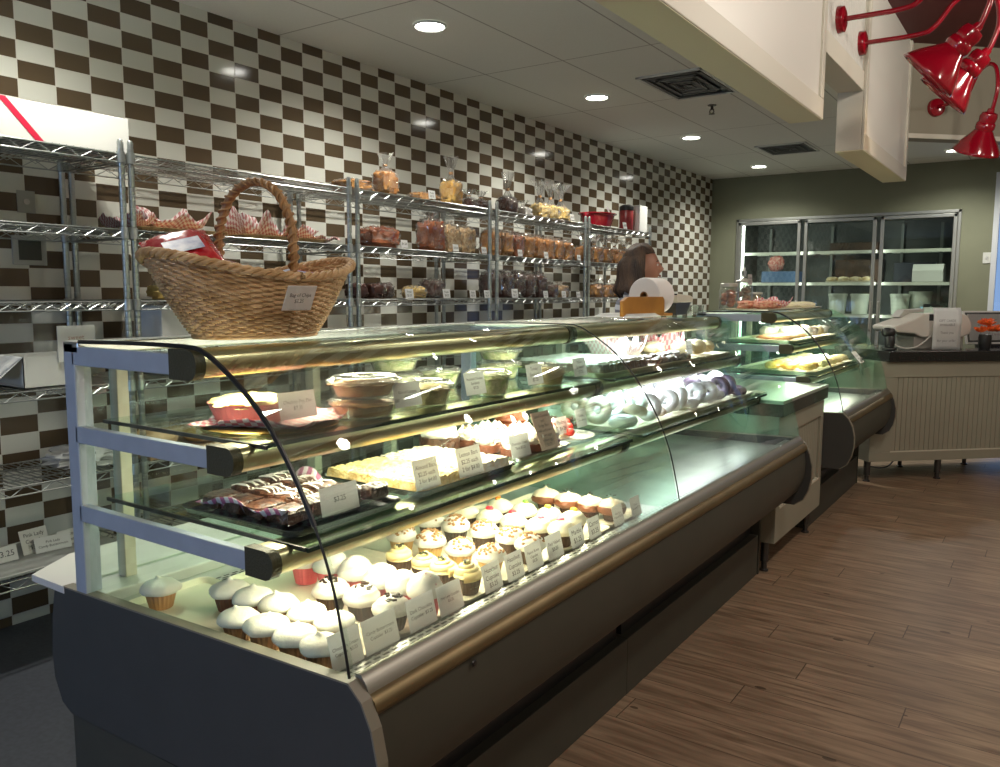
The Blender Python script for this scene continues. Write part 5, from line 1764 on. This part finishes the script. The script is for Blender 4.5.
# ------------------------------------------------------------------ things on the racks
def bagged(loc, r, label, mat, bag_h=.08, seed=0, rz=0.0, n='bagged_loaf', cat='bread', group='bagged loaves on the wall racks', pw=3.0, film=True, spread=.5):
    t = thing(n, label, cat, loc, rz, group)
    MB().blob(r, (0, 0, r[2] * .96), pw=pw + 1.2, amp=.26, freq=3.2, seed=seed, nu=24, nv=16, flat_bottom=-r[2] * .95).obj('loaf', mat, t)
    if film:
        b = MB()
        b.blob((r[0] * 1.10, r[1] * 1.12, r[2] * 1.06), (0, 0, r[2] * 1.05), pw=3.0, amp=.30, freq=6.5, seed=seed + 5, nu=40, nv=24, flat_bottom=-r[2] * 1.02)
        z = r[2] * 2.0
        if bag_h:
            b.lathe([(r[1] * .55, z - .01), (.013, z + bag_h * .25), (.011, z + bag_h * .35), (.024, z + bag_h * .6), (.030 + .02 * spread, z + bag_h)], seg=22, ripple=.22, cap=False, wob=.3)
        b.obj('cellophane_bag', bag_film, t)
        if bag_h > .05:
            MB().lathe([(.013, z + bag_h * .27), (.014, z + bag_h * .32), (.013, z + bag_h * .37)], seg=12, cap=False).obj('tie', M('tan_tie', (.40, .22, .10), .5), t)
    return t
loaf_g = M('golden_loaf_crust', (.33, .12, .03), .45, col2=(.54, .28, .09), scale=14, bump=.4, bscale=40)
loaf_r = M('red_brown_loaf_crust', (.24, .05, .02), .4, col2=(.38, .12, .045), scale=14, bump=.3)
loaf_s = M('seeded_loaf_crust', (.42, .23, .10), .6, col2=(.66, .50, .30), scale=60, bump=.6, bscale=70)
loaf_d = M('dark_rye_crust', (.035, .012, .009), .4, col2=(.08, .03, .02), scale=14, bump=.3)
ST = {k: z + .006 for k, z in zip('abcdef', SHELF_Z)}
def Yx(v):
    return v
# third rack (just past the basket)
bagged((.36, 1.53, ST['a']), (.075, .10, .030), 'flat golden loaf at the near end of the top shelf, beyond the basket handle', loaf_g, 0, 1)
bagged((.38, 1.77, ST['a']), (.055, .060, .068), 'upright brown loaf in a tied clear bag beside the propped white card', loaf_g, .10, 2)
bagged((.36, 2.13, ST['a']), (.06, .095, .026), 'low flat loaf lying between the propped card and the tall gold bag', loaf_g, 0, 3)
bagged((.38, 2.37, ST['a']), (.055, .062, .075), 'golden loaf in a tall tied cellophane bag, topmost shelf, third rack', M('amber_loaf', (.55, .27, .05), .4, col2=(.72, .46, .14), scale=16), .15, 4)
for i, y in enumerate((2.60, 2.73)):
    bagged((.38, y - .045, ST['a']), (.05, .055, .030), ['small dark treat bag by the rack join on the top shelf', 'small dark wrapped treat close to the last tall bag'][i], loaf_d, .06, 5 + i)
bagged((.38, 1.715, ST['b']), (.070, .115, .055), 'glossy red-brown round loaf in a bag beyond the basket', loaf_r, 0, 7)
bagged((.38, 2.170, ST['b']), (.060, .080, .092), 'tall red-topped loaf in a clear bag, first of the three upright ones', loaf_r, .05, 8)
bagged((.38, 2.335, ST['b']), (.060, .072, .082), 'seeded brown loaf in a clear bag between two upright loaves', loaf_s, .03, 9)
bagged((.38, 2.495, ST['b']), (.060, .072, .082), 'seeded tan loaf in a clear bag by the rack post', loaf_s, .03, 10)
for i, y in enumerate((1.505, 1.635, 1.72)):
    bagged((.38, y + .02, ST['c']), (.050, .052, .042), ['dark round loaf behind the rack post past the basket', 'dark round loaf next to the first dark one', 'dark round loaf half hidden by a white card'][i], loaf_d, 0, 11 + i, pw=2.2, film=(i == 2))
bagged((.38, 2.01, ST['c']), (.050, .070, .034), 'small yellow loaf between two white cards on the third shelf', M('yellow_loaf', (.62, .42, .12), .5, var=.2, scale=14), 0, 15, pw=2.3)
bagged((.36, 2.20, ST['c']), (.055, .075, .055), 'dark pointed bag behind the white card of the third shelf', loaf_d, 0, 16, pw=2.2)
# fourth rack
bagged((.38, 3.00, ST['a']), (.050, .075, .055), 'brown wrapped loaf with a pink topped tall tie on the fourth rack', loaf_d, .17, 17)
bagged((.38, 3.20, ST['a']), (.050, .055, .030), 'small white wrapped treat beside the tall pink tie', M('white_treat', (.62, .60, .56), .5, var=.2, scale=30), .05, 18)
for i, y in enumerate((3.42, 3.57, 3.72)):
    bagged((.38, y, ST['a']), (.055, .072, .052), 'golden treat bag with a ruffled clear top, %s of three on the fourth rack' % ORD[i], M('gold_treat', (.60, .38, .08), .45, col2=(.80, .62, .30), scale=40, bump=.6), .17, 19 + i, spread=1.6)
for i in range(8):
    y = 2.80 + i * .140
    bagged((.38, y, ST['b']), (.060, .064, .082 - .002 * i), 'upright %s loaf in a bag, %s in the row on the fourth rack' % (['golden', 'golden', 'red-brown', 'golden', 'orange', 'orange', 'orange', 'orange'][i], ORD[i]), [loaf_g, loaf_g, loaf_r, loaf_g][i % 4] if i < 4 else M('orange_crust', (.38, .135, .03), .4, col2=(.56, .27, .085), scale=14), .025, 30 + i)
for i in range(5):
    y = 2.80 + i * .145
    bagged((.38, y, ST['c']), (.060, .066, .082), 'upright dark rye loaf in a bag, %s in the lower row of the fourth rack' % ORD[i], loaf_d, .03, 40 + i)
for i in range(2):
    bagged((.38, 3.56 + i * .16, ST['c']), (.055, .070, .045), 'small brown loaf with nuts at the end of the dark loaves, %s one' % ORD[i], [loaf_d, loaf_s][i], .03, 50 + i)
# fifth rack
tin = thing('red_tin', 'red fluted metal tub on top of the last wire rack', 'tub', (.36, 4.36, ST['a']))
MB().lathe([(.0001, 0), (.10, 0), (.13, .10), (.145, .105), (.145, .112), (.128, .112), (.098, .008), (.0001, .008)], seg=40, cap=False, sy=1.35, ripple=.02).obj('tub_body', M('red_lacquer', (.42, .01, .025), .25, coat=.4), tin)
MB().tube(smooth_path([(.02, -.19, .09), (.02, -.235, .10), (.02, -.235, .075), (.02, -.18, .06)], 5), .009, 7).obj('handle', M('red_lacquer', (.42, .01, .025), .25), tin)
card((.44, 4.44, ST['a'] + .09), .10, .085, [], 'white blank card standing in the red tub', tilt=20, rz=.3)
card((.50, 4.60, ST['a']), .07, .055, ['$6.50'], 'small white card leaning by the red tub', tilt=12)
cj = thing('coffee_canister', 'dark red coffee canister with a black lid on the last rack', 'canister', (.40, 4.82, ST['a']))
MB().lathe([(.0001, 0), (.058, 0), (.060, .004), (.060, .17), (.055, .178)], seg=28, cap=False).obj('canister_body', M('dark_red_label', (.20, .012, .02), .3, col2=(.34, .05, .05), scale=18), cj)
MB().lathe([(.062, .172), (.062, .205), (.050, .215), (.034, .222), (.0001, .222)], seg=28, cap=False).obj('canister_lid', black_plastic, cj)
box_thing('white_carton_box', (.38, 5.00, ST['a']), (.20, .16, .225), white_box, 'tall white carton box at the end of the last wire rack', 'box')
for i, y in enumerate((4.10, 4.27, 4.45, 4.64, 4.84)):
    bagged((.38, y, ST['b'] - .0), (.062, .078, .060), 'clear bag of orange-brown rolls, %s along the last rack' % ORD[i], M('orange_crust', (.38, .135, .03), .4, col2=(.56, .27, .085), scale=14), .09, 60 + i, spread=1.4)
for i, y in enumerate((4.30, 4.50, 4.72)):
    bagged((.38, y, ST['c']), (.055, .078, .050), 'wrapped golden loaf on the third shelf of the last rack, %s along' % ORD[i], loaf_g, .05, 70 + i)
tray('wooden_tray', .10, .48, 4.02, 5.02, ST['d'], M('red_brown_board', (.16, .05, .025), .5), 'reddish brown board on the lower shelf of the last rack', h=.05)

# little shelf cards
rk = [('a', 2.02, .062, 'white card propped between the first two wrapped loaves on the rack tops'), ('b', 1.775, .055, 'small card before the glossy red-brown loaf'), ('b', 2.245, .055, 'small card before the first tall red-topped loaf'), ('b', 2.54, .052, 'small card before the seeded tan loaf'),
      ('c', 1.815, .068, 'white card covering the third dark round loaf'), ('c', 2.155, .068, 'white card beside the small yellow loaf'), ('c', 2.42, .062, 'white card standing alone near the rack post'), ('c', 2.575, .062, 'white card closest to the rack join on the third shelf'),
      ('b', 2.96, .055, 'small card under the second golden loaf of the fourth rack'), ('b', 3.30, .055, 'small card under the middle loaves of the fourth rack'), ('b', 3.78, .050, 'small card at the last orange loaf of the fourth rack'),
      ('a', 3.67, .058, 'small card before the ruffled golden treat bags'), ('c', 2.90, .075, 'wide white card before the first dark rye loaves'), ('c', 3.30, .060, 'white card by the fifth dark rye loaf'), ('c', 3.56, .060, 'white card before the nutty brown loaves'), ('c', 3.78, .056, 'white card after the nutty brown loaves'),
      ('b', 4.72, .05, 'small card among the clear roll bags of the last rack'), ('c', 4.90, .05, 'small card on the third shelf of the last rack')]
for sh, y, w_, lb in rk:
    card((.515, y, ST[sh]), w_, w_ * .80, ['$4.50'] if w_ < .06 else ['Fresh', '$5.25'], lb, tilt=8, group='price cards on the wall racks')

# second rack: checked papers in shallow baskets
for i, (y, w_, hh) in enumerate(((.235, .14, .06), (.43, .30, .085), (.85, .26, .095), (1.09, .22, .075), (1.25, .20, .03))):
    paper('checked_paper', (.35, y, ST['b'] + .004), .24, w_, check_mat('faint_checked_paper_2', (.74, .66, .64), (.50, .20, .20), 24),
          ['pale checked paper at the first post of the second rack', 'pale pink checked paper rising to a point behind the basket rim', 'round-topped pink checked paper inside the basket handle', 'pink checked paper just beyond the basket handle', 'pink checked paper folded flat near the end of the second rack'][i], 0, .015, 40 + i, hh, edge=.7, group=None)
tray('wicker_tray', .16, .50, .195, .62, ST['b'], wick, 'shallow tan tray on the second rack above the red chip bags', h=.012)
tray('wicker_tray', .16, .50, .70, 1.21, ST['b'], wick, 'shallow tan tray on the second rack behind the basket handle', h=.012)
bagged((.40, .375, ST['c']), (.06, .075, .034), 'yellow loaf beside the rack post behind the basket', M('yellow_loaf', (.62, .42, .12), .5, var=.2, scale=14), 0, 80, film=False)
box_thing('white_paper_bag', (.33, .44, ST['d'] + .09), (.16, .22, .205), white_box, 'white carton standing on a low crate behind the basket', 'box')
box_thing('low_crate', (.33, .44, ST['d']), (.22, .26, .088), M('grey_crate', (.16, .16, .15), .5), 'low grey crate under the white carton behind the basket', 'crate')
woodt = M('pale_plywood', (.36, .22, .10), .5, col2=(.50, .33, .17), scale=4, stretch=(6, 1, 6))
for i, (y0, y1) in enumerate(((.20, 1.30), (1.46, 2.56))):
    box_thing('wooden_crate', (.30, (y0 + y1) / 2, ST['e'] - .002), (.38, y1 - y0, .022), woodt, ['long plywood board with breads seen through the case glass', 'second plywood board lying further along the low shelf'][i], 'board')
for i in range(9):
    bun((.36, .30 + i * .24, ST['e'] + .022), (.085, .10, .045), 'tan loaf on the plywood boards seen through the glass, %s along' % (ORD[i] if i < 8 else 'ninth'), M('tan_loaf', (.42, .27, .13), .6, col2=(.55, .40, .24), scale=10), 300 + i, i, 'tan_loaf', 'tan loaves on the plywood boards', 'bread', .15)
# first rack
tb_ = thing('long_white_box', 'long white cardboard box with a red diagonal stripe on top of the first rack', 'box', (.30, -.40, ST['a'] + .001))
MB().bx((-.20, -.62, 0), (.165, .585, .138)).obj('box_body', M('white_cardboard', (.72, .72, .68), .6), tb_, smooth=False, bevel=.002)
MB().prism([(.098, .1385), (.128, .1385), (.255, .0), (.225, .0)], 0, .1655, .1662).obj('red_stripe', M('red_ribbon', (.60, .01, .05), .5), tb_, smooth=False)
bx_ = thing('open_white_box', 'open white bakery box with a raised lid on the first rack', 'box', (.34, -.130, ST['d']))
b = MB()
for a_, c_ in (((-.10, -.14, 0), (.13, .11, .004)), ((-.10, -.14, 0), (-.097, .11, .115)), ((.127, -.14, 0), (.13, .11, .115)), ((-.10, -.14, 0), (.13, -.137, .115)), ((-.10, .107, 0), (.13, .11, .115))):
    b.bx(a_, c_)
b.obj('carton', white_box, bx_, smooth=False)
MB().bx((.134, -.015, .09), (.137, .130, .225)).obj('raised_lid', white_box, bx_, smooth=False)
b = MB()
b.prism([(-.14, .115), (-.137, .117), (-.235, .03), (-.238, .032)], 0, -.10, .13)
b.obj('side_flap', white_box, bx_, smooth=False)
lettering(['sweet', 'treats'], .026, Matrix(((0, 0, 1, .1375), (1, 0, 0, .055), (0, 1, 0, .165), (0, 0, 0, 1))), bx_, M('pale_brown_ink', (.45, .25, .20), .6))
pbag = MB().blob((.12, .15, .040), (0, 0, .045), amp=.6, freq=3.2, seed=6, nu=34, nv=18).obj('plastic_bag', glass_mat('milky_plastic', (.9, .9, .9), .2, 1.5, .45, (.72, .73, .72)), None)
pbag.location = (.38, .00, ST['e'])
pbag.rotation_euler = (0, 0, .2)
tag(pbag, 'crumpled milky plastic bag on a low shelf of the first rack', 'plastic bag')
o = MB().bx((.10, -.90, ST['f'] + .001), (.48, .10, ST['f'] + .012)).obj('shelf_liner', M('grey_liner', (.34, .35, .33), .6), None, smooth=False, bevel=.002)
tag(o, 'flat grey liner board on the lowest visible shelf of the first rack', 'board')
for i, (y, w_, h_, ln, rz, lb) in enumerate(((-.300, .09, .06, ['$3.25'], 0, 'white card lying lowest at the edge of the first rack'), (-.170, .11, .095, ['Pink Lady', 'Cupcake', '$3.25'], .1, 'spare white card standing behind the handwritten ones'), (-.120, .135, .060, ['Pink Lady', 'Candy Buttercream'], -.1, 'spare handwritten card leaning before the others on the first rack'), (-.03, .11, .060, ['Coconut', 'Macaroon'], .0, 'spare card half hidden by the case post on the first rack'))):
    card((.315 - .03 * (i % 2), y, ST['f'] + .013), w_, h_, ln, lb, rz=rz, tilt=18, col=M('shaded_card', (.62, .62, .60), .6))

# ------------------------------------------------------------------ the woman behind the cases
hm = math.atan2(.56, .83)
pw_ = thing('person', 'woman with shoulder-length brown hair and a grey striped top behind the cases', 'person', (1.440, 2.860, -.0), hm)
pw_.scale = (1, 1, .975)
skin_m = M('skin', (.36, .165, .11), .5, sub=.1)
def skin_mesh(verts, edges, radii, root=0, sub=2):
    me = bpy.data.meshes.new('sk')
    me.from_pydata(verts, edges, [])
    o = bpy.data.objects.new('sk', me)
    C.objects.link(o)
    m_ = o.modifiers.new('skin', 'SKIN')
    for i, r in enumerate(radii):
        v = me.skin_vertices[0].data[i]
        v.radius = r if isinstance(r, tuple) else (r, r)
        v.use_root = (i == root)
    s_ = o.modifiers.new('s', 'SUBSURF')
    s_.levels = sub
    s_.render_levels = sub
    dg = bpy.context.evaluated_depsgraph_get()
    dg.update()
    out = bpy.data.meshes.new_from_object(o.evaluated_get(dg))
    bpy.data.objects.remove(o)
    return out
V = [(0, 0, .94), (0, 0, 1.08), (-.02, 0, 1.22), (-.055, 0, 1.36), (-.035, 0, 1.44), (.004, 0, 1.53),
     (0, .095, .90), (.0, .10, .50), (-.02, .10, .09), (.11, .11, .03),
     (0, -.095, .90), (.0, -.10, .50), (-.02, -.10, .09), (.11, -.11, .03),
     (-.05, .155, 1.385), (-.04, .205, 1.13), (.17, .190, 1.07), (.24, .175, 1.07),
     (-.05, -.155, 1.385), (-.04, -.205, 1.13), (.17, -.190, 1.07), (.24, -.175, 1.07)]
Eg = [(0, 1), (1, 2), (2, 3), (3, 4), (4, 5), (0, 6), (6, 7), (7, 8), (8, 9), (0, 10), (10, 11), (11, 12), (12, 13), (3, 14), (14, 15), (15, 16), (16, 17), (3, 18), (18, 19), (19, 20), (20, 21)]
Rd = [(.13, .11), (.105, .125), (.115, .14), (.10, .14), .055, .050, .095, .060, .038, .03, .095, .060, .038, .03, .060, .042, .030, .028, .060, .042, .030, .028]
for sgn, w0 in ((1, 17), (-1, 21)):
    bx0 = V[w0]
    for k, (dy, ln_) in enumerate(((-.030, .070), (-.010, .082), (.010, .078), (.030, .060))):
        i0 = len(V)
        V += [(bx0[0] + .055, bx0[1] + dy, bx0[2] - .004), (bx0[0] + .055 + ln_ * .55, bx0[1] + dy, bx0[2] - .014), (bx0[0] + .055 + ln_ * .9, bx0[1] + dy, bx0[2] - .035)]
        Eg += [(w0, i0), (i0, i0 + 1), (i0 + 1, i0 + 2)]
        Rd += [.010, .009, .008]
    i0 = len(V)
    V += [(bx0[0] + .03, bx0[1] - sgn * .040, bx0[2] - .01), (bx0[0] + .065, bx0[1] - sgn * .055, bx0[2] - .025)]
    Eg += [(w0, i0), (i0, i0 + 1)]
    Rd += [.011, .009]
me = skin_mesh(V, Eg, Rd)
b = MB()
b.bm.from_mesh(me)
# head with face
n0 = len(b.bm.verts)
b.blob((.094, .074, .116), (.020, 0, 1.600), nu=36, nv=28)
b.bm.verts.ensure_lookup_table()
for v in list(b.bm.verts)[n0:]:
    x, y, z = v.co.x - .020, v.co.y, v.co.z - 1.600
    if x > 0:
        v.co.x += .030 * math.exp(-((y / .014) ** 2 + ((z + .018) / .020) ** 2))      # nose
        v.co.x += .010 * math.exp(-((y / .012) ** 2 + ((z - .008) / .025) ** 2))
        v.co.x += .012 * math.exp(-((y / .024) ** 2 + ((z + .056) / .012) ** 2))      # lips
        v.co.x += .018 * math.exp(-((y / .026) ** 2 + ((z + .090) / .020) ** 2))      # chin
        v.co.x -= .010 * math.exp(-(((abs(y) - .030) / .015) ** 2 + ((z - .010) / .012) ** 2))  # eye sockets
    if z < -.03:
        v.co.y *= 1 + (z + .03) * 2.2
for sgn in (1, -1):
    b.blob((.018, .008, .030), (.005, sgn * .076, 1.590), nu=12, nv=8)
o = b.obj('body', skin_m, None)
rm = o.modifiers.new('remesh', 'REMESH')
rm.mode = 'VOXEL'
rm.voxel_size = .0055
dg_ = bpy.context.evaluated_depsgraph_get()
dg_.update()
me_ = bpy.data.meshes.new_from_object(o.evaluated_get(dg_))
bpy.data.objects.remove(o)
b = MB()
b.bm.from_mesh(me_)
seen, best = set(), []
for v in b.bm.verts:
    if v in seen:
        continue
    stack, isl = [v], []
    seen.add(v)
    while stack:
        q = stack.pop()
        isl.append(q)
        for e_ in q.link_edges:
            w2_ = e_.other_vert(q)
            if w2_ not in seen:
                seen.add(w2_)
                stack.append(w2_)
    if len(isl) > len(best):
        best = isl
keep = set(best)
bmesh.ops.delete(b.bm, geom=[v for v in b.bm.verts if v not in keep], context='VERTS')
o = b.obj('body', skin_m, pw_, ang=180)
for sgn in (1, -1):
    MB().blob((.008, .012, .008), (.098, sgn * .031, 1.610), nu=12, nv=8).obj('eye', M('eye_white', (.6, .58, .55), .2), o)
    MB().blob((.003, .006, .006), (.105, sgn * .031, 1.610), nu=10, nv=6).obj('iris', M('dark_iris', (.03, .015, .01), .2), o)
    MB().tube(smooth_path([(.104, sgn * .016, 1.630), (.102, sgn * .032, 1.636), (.090, sgn * .050, 1.628)], 4), .0028, 6).obj('eyebrow', M('hair_dark', (.045, .020, .010), .6), o)
MB().blob((.006, .022, .007), (.121, 0, 1.543), nu=14, nv=8).obj('lips', M('lips', (.42, .12, .10), .5), o)
hair = M('brown_hair', (.014, .007, .005), .65, col2=(.075, .038, .018), scale=7, stretch=(3, 3, .5), bump=.5, bscale=60)
hb = MB()
hb.blob((.108, .092, .122), (-.002, 0, 1.622), nu=36, nv=24, amp=.10, freq=3, seed=2)
for v in hb.bm.verts:
    x, y, z = v.co.x, v.co.y, v.co.z - 1.61
    if x > .022 and z < .062:
        v.co.x = .022 - (x - .022) * .4
        v.co.y *= 1.0
for k in range(34):
    a = R(88 + 184 * k / 33)
    ca, sa = math.cos(a), math.sin(a)
    rr_ = random.Random(k)
    ln = 1.40 + .05 * rr_.random()
    hb.tube(smooth_path([(.085 * ca - .005, .078 * sa, 1.66), (.108 * ca - .008, .094 * sa, 1.60), (.104 * ca - .018, .098 * sa, 1.52), (.120 * ca - .022 + .01 * rr_.random(), .108 * sa, 1.45), (.105 * ca - .012, .098 * sa, ln)], 4), [.012, .016, .019, .021, .021, .021, .021, .021, .021, .021, .021, .021, .019, .016, .012, .008, .004][:17], 7)
hb.obj('hair', hair, pw_)
V2 = [(0, 0, .86), (0, 0, 1.08), (-.02, 0, 1.22), (-.055, 0, 1.37), (-.038, 0, 1.435), (-.05, .158, 1.390), (-.04, .208, 1.13), (.14, .192, 1.075), (-.05, -.158, 1.390), (-.04, -.208, 1.13), (.14, -.192, 1.075)]
E2 = [(0, 1), (1, 2), (2, 3), (3, 4), (3, 5), (5, 6), (6, 7), (3, 8), (8, 9), (9, 10)]
me = skin_mesh(V2, E2, [(.16, .14), (.125, .145), (.135, .16), (.115, .155), .068, .078, .058, .044, .078, .058, .044])
b = MB()
b.bm.from_mesh(me)
m_, nt2, out2 = new_mat('striped_knit')
p_ = nt2.nodes.new('ShaderNodeBsdfPrincipled')
nt2.links.new(p_.outputs[0], out2.inputs[0])
p_.inputs['Roughness'].default_value = .85
tc_ = nt2.nodes.new('ShaderNodeTexCoord')
s3 = nt2.nodes.new('ShaderNodeSeparateXYZ')
nt2.links.new(tc_.outputs['Object'], s3.inputs[0])
fz = math_n(nt2, 'FRACT', math_n(nt2, 'DIVIDE', s3.outputs[2], .062))
nt2.links.new(mixc(nt2, math_n(nt2, 'LESS_THAN', fz, .5), (.56, .58, .64), (.13, .14, .18)), p_.inputs['Base Color'])
b.obj('striped_top', m_, pw_)
V3 = [(0, 0, .97), (0, .095, .88), (.0, .10, .50), (-.02, .10, .09), (0, -.095, .88), (.0, -.10, .50), (-.02, -.10, .09)]
me = skin_mesh(V3, [(0, 1), (1, 2), (2, 3), (0, 4), (4, 5), (5, 6)], [(.15, .13), .11, .075, .055, .11, .075, .055])
b = MB()
b.bm.from_mesh(me)
b.obj('trousers', M('dark_trousers', (.02, .022, .03), .8), pw_)
for sgn in (1, -1):
    MB().blob((.135, .052, .042), (.055, sgn * .105, .040), pw=2.6, nu=20, nv=12, flat_bottom=-.040).obj('shoe', black_rubber, pw_)
